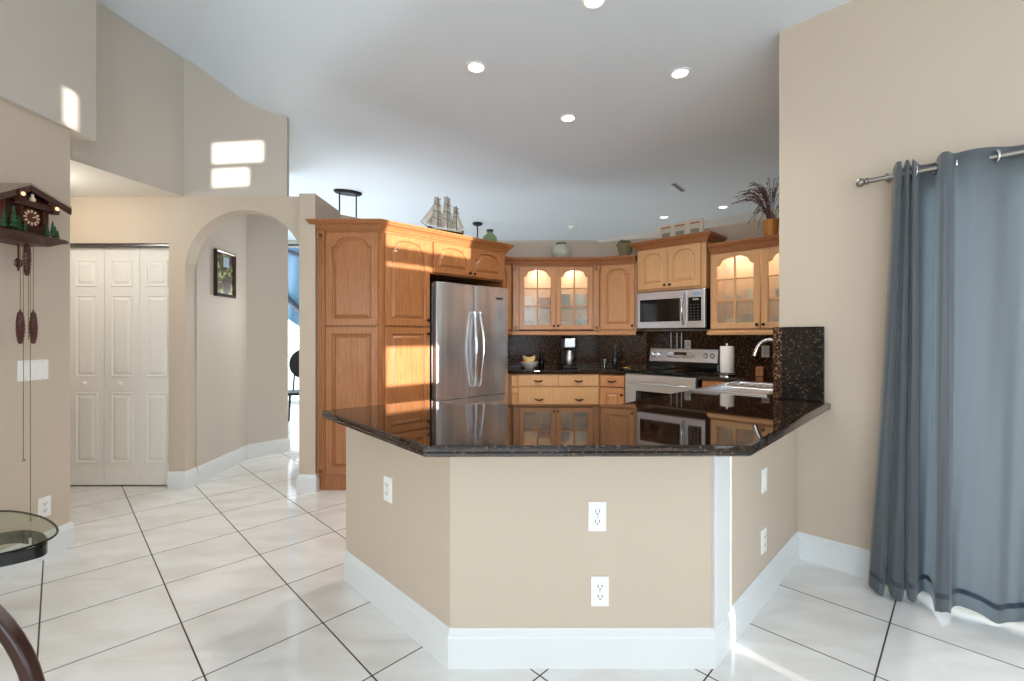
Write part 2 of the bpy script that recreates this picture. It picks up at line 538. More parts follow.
# pier and the low kitchen walls
U = [(-0.38, 5.03), (0.0, 5.2), (1.0, 5.2), (1.38, 5.03)]
Uext = [(-0.38 - 2, 5.03 - 2)] + U + [(1.38 + 2, 5.03 - 2)]
Uext[0] = (U[0][0] - 1.2, U[0][1] - 1.2); Uext[-1] = (U[-1][0] + 1.45, U[-1][1] - 1.45)
Wk = offset(Uext, 0.33)
SR = Wk[-2][0] + Wk[-2][1]; DL = Wk[1][0] - Wk[1][1]
Wk[0] = (-1.61, -1.61 - DL)
t = (-1.12 + SR) / 2
Wk[-1] = ((SR - 1.12) / 2, (SR + 1.12) / 2)
inner = [(-1.61, 3.72)] + Wk
outer = offset(inner, 0.13)
outer[0] = (-1.74, 3.72)
b = MB()
for i in range(len(inner) - 1):
    b.prism([inner[i], inner[i + 1], outer[i + 1], outer[i]], 0, 2.42 if i else 2.445)
struct(b.build('wall_kitchen', WALL))
baseboard('baseboard_pier', [(-1.74, 3.93), (-1.74, 3.72), (-1.61, 3.72), (-1.61, 3.77)])
# big right wall with the patio door opening, and the sink wall behind it
wall('wall_right', C0, (4.42, -0.13), 0, H1, holes=[(0.56, 2.75, 0, 2.04)], th=0.14)
# baseboards of the right wall
e0 = (1.655, SUMW - 1.655); e1 = (C0.x + 0.48 * R2, C0.y - 0.48 * R2)
baseboard('baseboard_right', [e0, e1])
SWE = ((10.2 - 1.12) / 2, (10.2 + 1.12) / 2)
b = MB().prism([(C0.x + 0.02, C0.y + 0.02), SWE, (SWE[0] + 0.09, SWE[1] - 0.09), (C0.x + 0.16, C0.y - 0.02)], 0, 3.3)
struct(b.build('wall_sink', WALL))
# hall walls beyond the arch
b = MB()
b.prism([(-2.72, 3.93), (-2.76, 4.735), (-2.49, 5.06), (-2.56, 5.12), (-2.86, 4.77), (-2.82, 3.93)], 0, 3.3)
struct(b.build('wall_hall_inner', WALL2))
baseboard('baseboard_hall', [(-2.72, 3.93), (-2.76, 4.735), (-2.49, 5.06), (-2.54, 5.12)])
# far room
wall('wall_far', (-5.0, 8.6), (1.6, 8.6), 0, 3.4, holes=[(0.25, 2.35, 0.0, 2.5)], m=WALL2)
wall('wall_far_right', (1.6, 8.6), (4.62, 5.58), 0, 3.4, m=WALL2)
wall('wall_far_left', (-5.0, -3.3), (-5.0, 8.7), 0, 3.7, holes=[(8.4, 11.0, 0.6, 2.4)], m=WALL2)

# rear walls behind the camera, with unseen slots added to aim the sun patches
KD = 4.5
K0 = Vector(((SUMW + 0.12 + KD) / 2, (SUMW + 0.12 - KD) / 2)); K1 = Vector(((KD + 1.3 - 3.2 - KD + 3.2) / 1, -3.2))
K1 = Vector((1.3, -3.2))
Kd = (K1 - K0).normalized()
def trace(x, y, z):
    """where the sun ray that lands on (x,y,z) crosses the angled rear wall: (u, z)"""
    t = (KD - (x - y)) / (-(SUN_H.x - SUN_H.y))
    px_, py_ = x - SUN_H.x * t, y - SUN_H.y * t
    return (Vector((px_, py_)) - K0).dot(Kd), z + t * SUN_T
def hole(pa, pb, za, zb):
    ua, h = trace(pa[0], pa[1], 0); ub, h2 = trace(pb[0], pb[1], 0)
    hm = (h + h2) / 2
    return (round(min(ua, ub), 3), round(max(ua, ub), 3), round(za + hm, 3), round(zb + hm, 3))
holes = [
    hole((-1.06, 3.79), (-0.42, 4.43), 2.03, 2.26),
    hole((-1.06, 3.79), (-0.72, 4.13), 1.865, 1.895),
    hole((-1.06, 3.79), (-0.72, 4.13), 0.86, 1.19),
    hole((-2.50, 3.80), (-2.08, 3.80), 2.73, 2.90),
    hole((-2.50, 3.80), (-2.20, 3.80), 2.53, 2.68),
    hole((-2.66, 2.70), (-2.66, 2.78), 2.54, 2.76),
]
h = hole((0.885, 1.878), (0.915, 1.908), 0, 2.0)
holes.append((h[0], h[1], 0.02, 1.15))  # added slit, shaped to throw the sun streak on post and floor
wall('wall_rear_sun_slots', K0, K1, 0, 3.7, holes=holes, th=0.05)
wall('wall_rear', (1.3, -3.2), (XL, -3.2), 0, 3.7, holes=[(0.45, 3.55, 0.25, 2.5)])

# ================================================================== doors, windows of the shell
# bifold closet doors (panelled leaves)
def bifold_leaf(x0, x1, y, knob, nm, lab):
    w_ = x1 - x0
    t_ = thing(nm, lab, 'closet door', (x0, y, 0), 0, 'bifold closet leaves')
    b = MB(); b.box(0.002, w_ - 0.002, 0, 0.03, 0.012, 2.035)
    b.build('door_slab', DOORW, t_, bevel=0.002)
    for k, (a, c) in enumerate(((0.20, 0.80), (0.93, 1.63), (1.70, 1.93))):
        p = MB(); i0, i1 = 0.055, w_ - 0.055
        lp = []
        for ins, yy in ((0, -0.0001), (0.003, -0.007), (0.012, -0.007), (0.016, -0.001), (0.026, -0.001), (0.046, -0.009)):
            lp.append([(i0 + ins, yy, a + ins), (i1 - ins, yy, a + ins), (i1 - ins, yy, c - ins), (i0 + ins, yy, c - ins)])
        p.loft(lp, False, True); p.build('raised_panel', DOORW, t_)
    if knob:
        MB().lathe([(0.006, 0), (0.006, 0.012), (0.017, 0.018), (0.020, 0.028), (0.014, 0.036), (0.001, 0.038)], (w_ / 2, -0.001, 0.875), 16, 'y').build('knob', DOORW, t_, smooth=40)
    return t_
xs = [-4.07, -3.77, -3.47, -3.17, -2.87]
labs = ['white panelled closet leaf hidden mostly behind the clock wall', 'white panelled bifold closet leaf with knob, beside the clock wall',
        'white panelled bifold closet leaf with knob, middle of the closet', 'white panelled bifold closet leaf without knob, nearest the arch']
for i in range(4):
    bifold_leaf(xs[i], xs[i + 1], 3.875, i in (1, 2), 'bifold_door', labs[i])
struct(MB().box(-4.09, -2.865, 3.82, 3.86, 2.036, 2.055).build('trim_closet_track', STEELD))
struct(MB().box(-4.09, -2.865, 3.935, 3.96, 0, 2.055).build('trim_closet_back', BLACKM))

def win_frame(name, x, y, rot, wdt, z0, z1, nx, nz, fr=0.05):
    t_ = struct(MB().box(0, wdt, 0, 0.05, z0, z0 + fr).box(0, wdt, 0, 0.05, z1 - fr, z1).box(0, fr, 0, 0.05, z0, z1).box(wdt - fr, wdt, 0, 0.05, z0, z1).build(name, TRIM, loc=(x, y, 0), rot=rot))
    b = MB()
    for i in range(1, nx): b.box(wdt * i / nx - 0.02, wdt * i / nx + 0.02, 0.005, 0.045, z0, z1)
    for k in range(1, nz): b.box(0, wdt, 0.01, 0.04, z0 + (z1 - z0) * k / nz - 0.015, z0 + (z1 - z0) * k / nz + 0.015)
    if nx > 1 or nz > 1: b.build('window_mullion', TRIM, t_)
    MB().box(fr, wdt - fr, 0.02, 0.026, z0 + fr, z1 - fr).build('window_pane', GLASSW, t_)
    return t_
win_frame('window_1', 1.3 - 0.45, -3.24, math.pi, 3.10, 0.25, 2.5, 3, 1)
win_frame('window_2', -4.75, 8.63, 0, 2.10, 0.0, 2.5, 2, 1)
win_frame('door_1', C0.x + 0.56 * R2 + 0.05 * R2, C0.y - 0.56 * R2 + 0.05 * R2, -math.pi / 4, 2.19, 0.0, 2.04, 2, 1, 0.06)

# ================================================================== peninsula
PEN = [(-0.88, 2.413), (-0.24, 1.765), (0.776, 1.765), (1.648, 2.637)]
pen = thing('kitchen_peninsula', 'beige angled kitchen peninsula base with white baseboard under the dark granite top', 'kitchen peninsula', (0, 0, 0))
pin = offset(PEN, 0.11)
b = MB()
b.prism(PEN + pin[::-1], 0, 0.869)
b.build('half_wall', WALL, pen)
# cabinets on the kitchen side
INN = [(-0.455, 2.70 - 0.03), (-0.305, 2.446), (0.56, 2.446), (2.02, 3.906)]
inn = [(-0.46, 2.60), (-0.33, 2.446), (0.565, 2.446), (1.2, 3.08)]
b = MB()
b.prism([pin[0], pin[1], pin[2], (1.55, 2.70), (1.2, 3.05), (0.565, 2.44), (-0.33, 2.44), (-0.485, 2.60)], 0.10, 0.868)
b.build('cabinet_body', OAK, pen)
baseboard('baseboard', PEN, parent=pen)
# trim board under the granite and the corner post
MB().box(-0.235, 0.775, 1.749, 1.766, 0.842, 0.869).build('top_trim', TRIM, pen, bevel=0.003)
MB().prism([(0.776, 1.765), (0.782, 1.751), (0.899, 1.868), (0.889, 1.878)], 0.15, 0.869).build('corner_post', TRIM, pen, bevel=0.002)

# granite worktop with the sink opening
TOP = [(-0.947, 2.267), (-0.299, 1.53), (0.81, 1.54), (1.70, 2.455), (1.765, 2.518), (C0.x - 0.002, C0.y - 0.002),
       ((SR - 1.125) / 2 - 0.0, (SR + 1.125) / 2 - 0.004), ((SR - 2.504) / 2, (SR + 2.504) / 2 - 0.004), (1.733, 4.237), (2.02, 3.95), (0.577, 2.476), (-0.318, 2.476), (-0.485, 2.643)]
SKC = ((4.92 - 1.545) / 2, (4.92 + 1.545) / 2)     # sink centre
def sk(u, v): return (SKC[0] + (u - v) * R2, SKC[1] + (u + v) * R2)   # u along the leg, v towards the kitchen
hole_ = [sk(-0.385, -0.20), sk(0.385, -0.20), sk(0.385, 0.20), sk(-0.385, 0.20)]
def slab(name, poly, z0, z1, m, hole=None, rnd=0.010):
    area_ = sum(poly[i][0] * poly[(i + 1) % len(poly)][1] - poly[(i + 1) % len(poly)][0] * poly[i][1] for i in range(len(poly)))
    if area_ < 0: poly = poly[::-1]
    b = MB()
    prof = [(rnd, z0), (0.0, z0 + rnd * 0.6), (0.0, z0 + 0.014), (0.003, z0 + 0.017), (0.0, z0 + 0.021), (0.0, z1 - rnd), (rnd * 0.3, z1 - rnd * 0.3), (rnd, z1)]
    loops = [[(x, y, z) for x, y in inset_poly(poly, i)] for i, z in prof]
    b.loft(loops, False, False)
    for z, i in ((z1, rnd), (z0, rnd)):
        outer_ = [Vector((x, y, z)) for x, y in inset_poly(poly, i)]
        ls = [outer_] + ([[Vector((x, y, z)) for x, y in hole[::-1]]] if hole else [])
        tri = tessellate_polygon(ls); flat = [p for l in ls for p in l]
        b.add([tuple(p) for p in flat], tri)
    if hole:
        b.loft([[(x, y, z0) for x, y in hole], [(x, y, z1) for x, y in hole]], False, False)
    o = b.build(name, m)
    return o
tag(slab('granite_worktop', TOP, 0.870, 0.910, GRAN, hole_), 'polished black-brown granite worktop covering the angled peninsula and sink leg', 'worktop')

# cabinets of the sink leg and the run right of the range
b = MB().prism([(1.205, 3.058), (1.56, 2.73), ((SR - 1.14) / 2, (SR + 1.14) / 2 - 0.01), (2.20, 4.66), (1.765, 4.225), (2.045, 3.92)], 0.0, 0.868)
t_ = thing('sink_cabinet', 'honey oak base cabinet under the sink, between peninsula and range', 'cabinet', (0, 0, 0))
b.build('cabinet_body', OAK, t_)

# granite panels on the wall end
g = thing('granite_splash_panel', 'dark speckled granite upstand panel on the big wall at the peninsula end', 'splashback panel', (0, 0, 0))
p_ = lambda s, d: ((s + d) / 2, (s - d) / 2)
MB().prism([p_(4.288, -1.085), p_(4.288, -0.795), p_(4.255, -0.795), p_(4.255, -1.085)], 0.911, 1.333).build('front_slab', PANEL, g, bevel=0.003)
MB().prism([p_(4.255, -1.118), p_(4.255, -1.155), p_(6.80, -1.155), p_(6.80, -1.122), p_(4.288, -1.122), p_(4.288, -1.087), p_(4.255, -1.087)], 0.911, 1.333).build('side_slab', SPLASH, g, bevel=0.003)

# outlets and switches
def outlet(x, y, z, rot, lab, kind='outlet', gangs=1, grp=None):
    nm = {'outlet': 'wall_outlet', 'switch': 'light_switch', 'blank': 'light_switch'}[kind]
    t_ = thing(nm, lab, 'outlet' if kind == 'outlet' else 'light switch', (x, y, z), rot, grp)
    wd = 0.070 + 0.046 * (gangs - 1)
    MB().box(-wd / 2, wd / 2, -0.006, 0, -0.0575, 0.0575).build('cover_plate', PLASTIC, t_, bevel=0.002)
    for gi in range(gangs):
        cx = (gi - (gangs - 1) / 2) * 0.046
        if kind == 'outlet':
            for dz in (-0.0195, 0.0195):
                r_ = MB().box(cx - 0.017, cx + 0.017, -0.0085, -0.005, dz - 0.014, dz + 0.014).build('receptacle', PLASTIC, t_, bevel=0.003)
                s = MB()
                s.box(cx - 0.009, cx - 0.006, -0.0095, -0.008, dz - 0.002, dz + 0.008)
                s.box(cx + 0.006, cx + 0.009, -0.0095, -0.008, dz - 0.002, dz + 0.008)
                s.lathe([(0.003, 0.008), (0.003, 0.0095)], (cx, 0, dz - 0.008), 8, 'y')
                s.build('slots', PLASTG, r_)
            MB().lathe([(0.003, 0.005), (0.003, 0.0075)], (cx, 0, 0), 8, 'y').build('screw', STEEL, t_)
        else:
            MB().box(cx - 0.016, cx + 0.016, -0.0095, -0.005, -0.033, 0.033).build('rocker', PLASTIC, t_, bevel=0.002)
            for dz in (-0.048, 0.048):
                MB().lathe([(0.003, 0.005), (0.003, 0.0075)], (cx, 0, dz), 8, 'y').build('screw', STEEL, t_)
    return t_
outlet(0.330, 1.765, 0.582, 0, 'white duplex outlet high on the front face of the peninsula')
outlet(0.340, 1.765, 0.292, 0, 'white duplex outlet low on the front face of the peninsula')
def on(a, bq, f): return (a[0] + (bq[0] - a[0]) * f, a[1] + (bq[1] - a[1]) * f)
q = on(PEN[0], PEN[1], 0.485)
outlet(q[0], q[1], 0.575, -math.pi / 4, 'white duplex outlet on the left slanted face of the peninsula')
q = ((-0.99 * 0 + 0.0), 0)
def right_face(px):
    k = (px - 512) / 455; Y = 0.99 / (1 - k); return (k * Y, Y)
q = right_face(763.5); outlet(q[0], q[1], 1.28 - 144 * q[1] / 455, math.pi / 4, 'white switch plate on the right slanted face of the peninsula', 'blank')
q = right_face(763); outlet(q[0], q[1], 1.28 - 204.5 * q[1] / 455, math.pi / 4, 'white duplex outlet on the right slanted face of the peninsula')
outlet(XL, 2.555, 1.088, math.pi / 2, 'white three-gang rocker switch plate below the cuckoo clock', 'switch', 3)
outlet(XL, 2.615, 0.297, math.pi / 2, 'white duplex outlet low on the clock wall above the glass table')

# ================================================================== cabinet kit (local: x right, y into the depth, z up, front y = 0)
def arch_f(u):
    u = abs(u)
    if u > 0.93: return 0.0
    if u > 0.74: return 0.38 * ((0.93 - u) / 0.19) ** 1.3
    return 0.38 + 0.62 * math.sqrt(max(0.0, 1 - (u / 0.79) ** 2))
def outline(x0, x1, z0, z1, rise, y, n=28):
    zs = z1 - rise
    p = [(x0, y, z0), (x1, y, z0), (x1, y, zs)]
    for k in range(1, n):
        u = 1 - 2 * k / n
        p.append(((x0 + x1) / 2 + u * (x1 - x0) / 2, y, zs + rise * arch_f(u)))
    p.append((x0, y, zs)); return p
def outer_map(x0, x1, z0, z1, rise, y, n=28):
    zs = z1 - rise
    p = [(x0, y, z0), (x1, y, z0), (x1, y, zs)]
    for k in range(1, n):
        u = 1 - 2 * (k - 1) / (n - 2)
        p.append(((x0 + x1) / 2 + u * (x1 - x0) / 2, y, z1))
    p.append((x0, y, zs)); return p
def knob(par, x, z, y=-0.021):
    return MB().lathe([(0.006, 0), (0.005, 0.010), (0.013, 0.016), (0.014, 0.022), (0.009, 0.028), (0.001, 0.029)], (x, y, z), 14, 'y').build('knob', BRONZE, par, smooth=40)
def pull(par, x, z, y=-0.02, wd=0.085):
    pts = [(x - wd / 2, y, z), (x - wd / 2 + 0.006, y - 0.018, z), (x - wd / 4, y - 0.024, z - 0.006), (x, y - 0.026, z - 0.009), (x + wd / 4, y - 0.024, z - 0.006), (x + wd / 2 - 0.006, y - 0.018, z), (x + wd / 2, y, z)]
    return MB().tube(pts, [0.006, 0.006, 0.008, 0.009, 0.008, 0.006, 0.006], 8).build('pull', BRONZE, par, smooth=50)
def door(par, x0, x1, z0, z1, style='cathedral', m=OAK, kn=None, pl=None, st=0.058, th=0.024, name='door'):
    g_ = 0.0015
    x0 += g_; x1 -= g_; z0 += g_; z1 -= g_
    rise = 0.0 if style in ('flat',) else min(0.078, (x1 - x0) * 0.19)
    rise = max(rise, 0.0001)
    sx = min(st, (x1 - x0) * 0.26)
    ix0, ix1, iz0, iz1 = x0 + sx, x1 - sx, z0 + st, z1 - st * (0.72 if rise > 0.01 else 1.0)
    b = MB()
    e = 0.004
    lp = [outer_map(x0, x1, z0, z1, rise + iz0 * 0, 0.0), outer_map(x0, x1, z0, z1, rise, -th + e), outer_map(x0 + e, x1 - e, z0 + e, z1 - e, rise, -th)]
    if style == 'slab':
        lp = [[(x0, 0, z0), (x1, 0, z0), (x1, 0, z1), (x0, 0, z1)], [(x0, -th + e, z0), (x1, -th + e, z0), (x1, -th + e, z1), (x0, -th + e, z1)],
              [(x0 + e, -th, z0 + e), (x1 - e, -th, z0 + e), (x1 - e, -th, z1 - e), (x0 + e, -th, z1 - e)]]
        b.loft(lp)
        d = b.build(name, m, par)
    elif style == 'glass':
        o1 = outline(ix0 - 0.006, ix1 + 0.006, iz0 - 0.006, iz1 + 0.006, rise, -th)
        o2 = outline(ix0, ix1, iz0, iz1, rise, -th + 0.007)
        o3 = outline(ix0, ix1, iz0, iz1, rise, 0.0)
        b.loft(lp + [o1, o2, o3], ring=True)
        # muntins
        xm = (ix0 + ix1) / 2
        b.box(xm - 0.008, xm + 0.008, -th + 0.003, -0.004, iz0, iz1)
        for f in (1 / 3, 0.66):
            z = iz0 + (iz1 - iz0) * f
            b.box(ix0, ix1, -th + 0.004, -0.005, z - 0.008, z + 0.008)
        d = b.build(name, m, par)
        MB().loft([outline(ix0 - 0.004, ix1 + 0.004, iz0 - 0.004, iz1 + 0.004, rise, -0.004), outline(ix0 - 0.004, ix1 + 0.004, iz0 - 0.004, iz1 + 0.004, rise, -0.001)]).build('glass_pane', GLASSC, d)
    else:
        r = rise if rise > 0.01 else 0.0001
        def ol(i, y): return outline(ix0 + i, ix1 - i, iz0 + i, iz1 - i, r, y)
        b.loft(lp + [ol(-0.005, -th), ol(0.0, -th + 0.005), ol(0.002, -th + 0.015), ol(0.009, -th + 0.016), ol(0.030, -th + 0.004), ol(0.032, -th + 0.001)], cap1=True)
        d = b.build(name, m, par)
    if kn: knob(d, kn[0], kn[1], -th)
    if pl:
        for px_, pz_ in pl: pull(d, px_, pz_, -th)
    return d
CROWN = [(0, 0), (0.010, 0), (0.010, 0.012), (0.018, 0.018), (0.026, 0.034), (0.040, 0.052), (0.060, 0.064), (0.060, 0.074), (0.070, 0.078), (0.070, 0.092), (0, 0.092)]
def crown(par, path, z, prev=None, nxt=None, m=OAK, k=1.0):
    return MB().sweep([(o * k, z + h * k) for o, h in CROWN], path, prev, nxt).build('crown_moulding', m, par)
RAIL = [(0, 0), (0.020, 0.0), (0.026, 0.010), (0.026, 0.028), (0.012, 0.040), (0.012, 0.048), (0, 0.048)]
def rail(par, path, z, prev=None, nxt=None, m=OAK):
    return MB().sweep([(o, z + h) for o, h in RAIL], path, prev, nxt).build('light_rail', m, par)
def pilaster(par, x0, x1, z0, z1, m=OAK):
    wd = x1 - x0
    b = MB(); b.box(x0, x1, -0.018, 0, z0, z1)
    for k in range(3):
        c = x0 + wd * (k + 1) / 4
        b.box(c - wd * 0.07, c + wd * 0.07, -0.023, -0.017, z0 + wd * 1.1, z1 - wd * 1.1)
    for zc in (z0 + wd / 2, z1 - wd / 2):
        b.box(x0 - 0.001, x1 + 0.001, -0.026, 0, zc - wd / 2, zc + wd / 2)
        b.lathe([(wd * 0.40, 0.024), (wd * 0.40, 0.030), (wd * 0.28, 0.030), (wd * 0.25, 0.026), (wd * 0.12, 0.026), (wd * 0.10, 0.033), (0.001, 0.034)], ((x0 + x1) / 2, 0, zc), 16, 'y')
    return b.build('pilaster', m, par)
def carcass(par, w_, d_, z0, z1, shelves=(), m=OAK, foot=None, face=0.035):
    b = MB()
    if foot: b.prism(foot, z0, z1)
    elif shelves:
        t0 = 0.018
        b.box(0, t0, 0, d_, z0, z1).box(w_ - t0, w_, 0, d_, z0, z1).box(0, w_, d_ - 0.01, d_, z0, z1).box(0, w_, 0, d_, z0, z0 + t0).box(0, w_, 0, d_, z1 - t0, z1)
        for s in shelves: MB().box(t0, w_ - t0, 0.03, d_ - 0.01, s - 0.003, s + 0.003).build('glass_shelf', GLASST, par)
    else: b.box(0, w_, 0, d_, z0, z1)
    return b.build('carcass', m, par)
A45 = math.pi / 4
def ang(a, c): return math.atan2(c[1] - a[1], c[0] - a[0])
def dist(a, c): return math.hypot(c[0] - a[0], c[1] - a[1])

# ---- pantry: fronto-parallel end face + slanted face towards the refrigerator
PT = (-1.605, 3.76); PC = (-1.09, 3.76)
def run(l): return (PC[0] + l * R2, PC[1] + l * R2)
pan = thing('pantry_cabinet', 'tall honey oak pantry cabinet with arched doors beside the archway pier', 'cabinet', (PT[0], PT[1], 0), 0)
L2 = lambda p: (p[0] - PT[0], p[1] - PT[1])
pe = run(0.487)
back = (pe[0] - 0.60 * R2, pe[1] + 0.60 * R2)
MB().prism([(0, 0), L2(PC), L2(pe), L2(back), (0, 0.50)], 0.13, 2.145).build('carcass', OAK, pan)
MB().prism([(0.012, 0.02), (L2(PC)[0] - 0.01, 0.02), (L2(pe)[0] - 0.015, L2(pe)[1]), L2(back), (0.012, 0.50)], 0.0, 0.13).build('plinth', OAK, pan)
pilaster(pan, 0.004, 0.066, 0.135, 2.135)
door(pan, 0.07, 0.505, 1.365, 2.135)
door(pan, 0.07, 0.505, 0.14, 1.355, 'flat')
crown(pan, [(0, 0), L2(PC), L2(pe)], 2.140, prev=(0, 0.4))
# slanted doors live in a child frame
def slanted(par, style, l0, l1, z0, z1, kn):
    d = door(par, l0, l1, z0, z1, style, kn=kn)
    d.location = (L2(PC)[0], L2(PC)[1], 0); d.rotation_euler = (0, 0, A45)
    return d
slanted(pan, 'cathedral', 0.035, 0.480, 1.365, 2.135, (0.45, 1.42))
slanted(pan, 'flat', 0.035, 0.480, 0.14, 1.355, (0.45, 1.30))

# ---- cabinet over the refrigerator with full height end panel
fl = run(0.489)
FW = 0.945
fc = thing('refrigerator_cabinet', 'honey oak bridge cabinet with two arched doors over the refrigerator', 'cabinet', (fl[0], fl[1], 0), A45)
MB().box(0.001, FW, 0, 0.62, 1.845, 2.145).build('carcass', OAK, fc)
MB().box(FW - 0.025, FW, 0.0, 0.62, 0.0, 1.845).build('end_panel', OAK, fc)
MB().box(0.001, FW - 0.026, 0.61, 0.62, 0.0, 1.845).build('back_panel', BLACKM, fc)
door(fc, 0.03, FW / 2, 1.855, 2.135, kn=(FW / 2 - 0.03, 1.885), st=0.05)
door(fc, FW / 2, FW - 0.03, 1.855, 2.135, kn=(FW / 2 + 0.03, 1.885), st=0.05)
crown(fc, [(0, 0), (FW, 0), (FW, 0.5)], 2.140)

# ---- refrigerator
fr0 = (run(0.508)[0] + 0.04 * R2, run(0.508)[1] - 0.04 * R2)
RW = 0.905
fr = thing('refrigerator', 'stainless steel french door refrigerator with curved handles beside the pantry', 'refrigerator', (fr0[0], fr0[1], 0), A45)
MB().box(0, RW, 0.03, 0.60, 0.02, 1.762).build('body', STEELD, fr, bevel=0.004)
def fdoor(x0, x1, z0, z1, nm):
    n = 10; lo = []
    b = MB()
    prof = []
    for k in range(n + 1):
        f = k / n; x = x0 + (x1 - x0) * f
        prof.append((x, -0.045 - 0.010 * math.sin(math.pi * f)))
    poly = [(x0, 0.028)] + [(x0, -0.035)] + prof[1:-1] + [(x1, -0.035), (x1, 0.028)]
    b.prism(poly, z0, z1)
    return b.build(nm, FSTEEL, fr, smooth=30, bevel=0.003)
hc = RW / 2
fd1 = fdoor(0.003, hc - 0.002, 0.70, 1.768, 'door')
fd2 = fdoor(hc + 0.002, RW - 0.003, 0.70, 1.768, 'door')
fd3 = fdoor(0.003, RW - 0.003, 0.07, 0.692, 'freezer_drawer')
for d, x, s in ((fd1, hc - 0.035, -1), (fd2, hc + 0.035, 1)):
    pts = [(x, -0.05, 0.80)] + [(x + s * 0.012 * math.sin(math.pi * k / 12), -0.075 - 0.045 * math.sin(math.pi * k / 12), 0.815 + 0.68 * k / 12) for k in range(13)] + [(x, -0.05, 1.51)]
    MB().tube(pts, 0.013, 10).build('handle', CHROME, d, smooth=50)
MB().box(0.01, RW - 0.01, 0.60, 0.62, 0.02, 1.75).build('rear_panel', STEELD, fr)
pts = [(0.10, -0.05, 0.62)] + [(0.11 + (RW - 0.22) * k / 12, -0.075 - 0.03 * math.sin(math.pi * k / 12), 0.62) for k in range(13)] + [(RW - 0.10, -0.05, 0.62)]
MB().tube(pts, 0.013, 10).build('handle', CHROME, fd3, smooth=50)
MB().box(RW - 0.19, RW - 0.10, -0.056, -0.050, 1.645, 1.665).build('name_badge', STEELD, fd2, bevel=0.001)
MB().box(0.02, RW - 0.02, 0.0, 0.03, 0.0, 0.065).build('kick_grille', BLACKM, fr)

# ---- upper cabinets
UZ0, UZ1 = 1.335, 2.085
p0 = (-0.215, 5.03 + (0.165) * 0.17 / 0.38); 
nu = thing('wall_cabinet', 'narrow honey oak wall cabinet tucked between refrigerator and glass-door cabinet', 'cabinet', (p0[0], p0[1], 0), ang(U[0], U[1]))
wn_ = dist(p0, U[1])
MB().prism([(0.0, 0), (wn_ - 0.001, 0), (wn_ - 0.066, 0.32), (0.06, 0.32)], UZ0, UZ1).build('carcass', OAK, nu)
door(nu, 0.0, wn_ - 0.02, UZ0 + 0.02, UZ1 - 0.005, m=OAK_MIDLIT)
# neighbour directions in local space for mitres
def loc2(o, pt):
    a = -o.rotation_euler.z; dx, dy = pt[0] - o.location.x, pt[1] - o.location.y
    return (dx * math.cos(a) - dy * math.sin(a), dx * math.sin(a) + dy * math.cos(a))
crown(nu, [(0, 0), (wn_, 0)], UZ1 - 0.006, nxt=loc2(nu, U[2]))
rail(nu, [(0, 0), (wn_, 0)], UZ0 - 0.046, nxt=loc2(nu, U[2]))

gc = thing('glass_door_cabinet', 'oak wall cabinet with two glazed arched doors over the coffee maker', 'cabinet', (0, 5.2, 0), 0)
carcass(gc, 1.0, 0.325, UZ0, UZ1, shelves=(1.60, 1.84), m=OAK_LIT)
MB().box(0, 0.085, 0.0, 0.02, UZ0, UZ1).box(0.915, 1.0, 0, 0.02, UZ0, UZ1).box(0, 1, 0, 0.02, UZ1 - 0.02, UZ1).box(0, 1, 0, 0.02, UZ0, UZ0 + 0.02).build('face_frame', OAK_MIDLIT, gc)
pilaster(gc, 0.010, 0.072, UZ0 + 0.01, UZ1 - 0.01, OAK_MIDLIT); pilaster(gc, 0.928, 0.990, UZ0 + 0.01, UZ1 - 0.01, OAK_MIDLIT)
door(gc, 0.080, 0.500, UZ0 + 0.015, UZ1 - 0.012, 'glass', OAK_MIDLIT, kn=(0.475, UZ0 + 0.06))
door(gc, 0.500, 0.920, UZ0 + 0.015, UZ1 - 0.012, 'glass', OAK_MIDLIT, kn=(0.525, UZ0 + 0.06))
crown(gc, [(0, 0), (1, 0)], UZ1 - 0.006, prev=loc2(gc, U[0]), nxt=loc2(gc, U[3]))
rail(gc, [(0, 0), (1, 0)], UZ0 - 0.046, prev=loc2(gc, U[0]), nxt=loc2(gc, U[3]), m=OAK_MIDLIT)

dc = thing('wall_cabinet', 'honey oak corner wall cabinet with one arched door left of the microwave', 'cabinet', (U[2][0], U[2][1], 0), ang(U[2], U[3]))
wd_ = dist(U[2], U[3])
MB().prism([(0.001, 0), (wd_ - 0.001, 0), (wd_ + 0.064, 0.32), (-0.064, 0.32)], UZ0, UZ1).build('carcass', OAK_MIDLIT, dc)
door(dc, 0.02, wd_ - 0.02, UZ0 + 0.015, UZ1 - 0.012, m=OAK_MIDLIT, kn=(wd_ - 0.045, UZ0 + 0.06))
crown(dc, [(0, 0), (wd_ - 0.01, 0)], UZ1 - 0.006, prev=loc2(dc, U[1]))
rail(dc, [(0, 0), (wd_ - 0.01, 0)], UZ0 - 0.046, prev=loc2(dc, U[1]), m=OAK_MIDLIT)

def rr(l, out=0.0): return (U[3][0] + (l - out) * R2, U[3][1] - (l + out) * R2)   # along the right run; out = towards the room
MW = 0.745
mq = rr(0.03, 0.04)
mc = thing('microwave_cabinet', 'raised oak wall cabinet with two arched doors above the microwave', 'cabinet', (mq[0], mq[1], 0), -A45)
MB().box(0, MW, 0, 0.36, 1.755, 2.215).build('carcass', OAK_LIT, mc)
door(mc, 0.02, MW / 2 - 0.012, 1.775, 2.20, m=OAK_LIT, kn=(MW / 2 - 0.04, 1.81))
door(mc, MW / 2 - 0.012, MW - 0.045, 1.775, 2.20, m=OAK_LIT, kn=(MW / 2 + 0.018, 1.81))
crown(mc, [(0, 0.36), (0, 0), (MW, 0), (MW, 0.36)], 2.200)

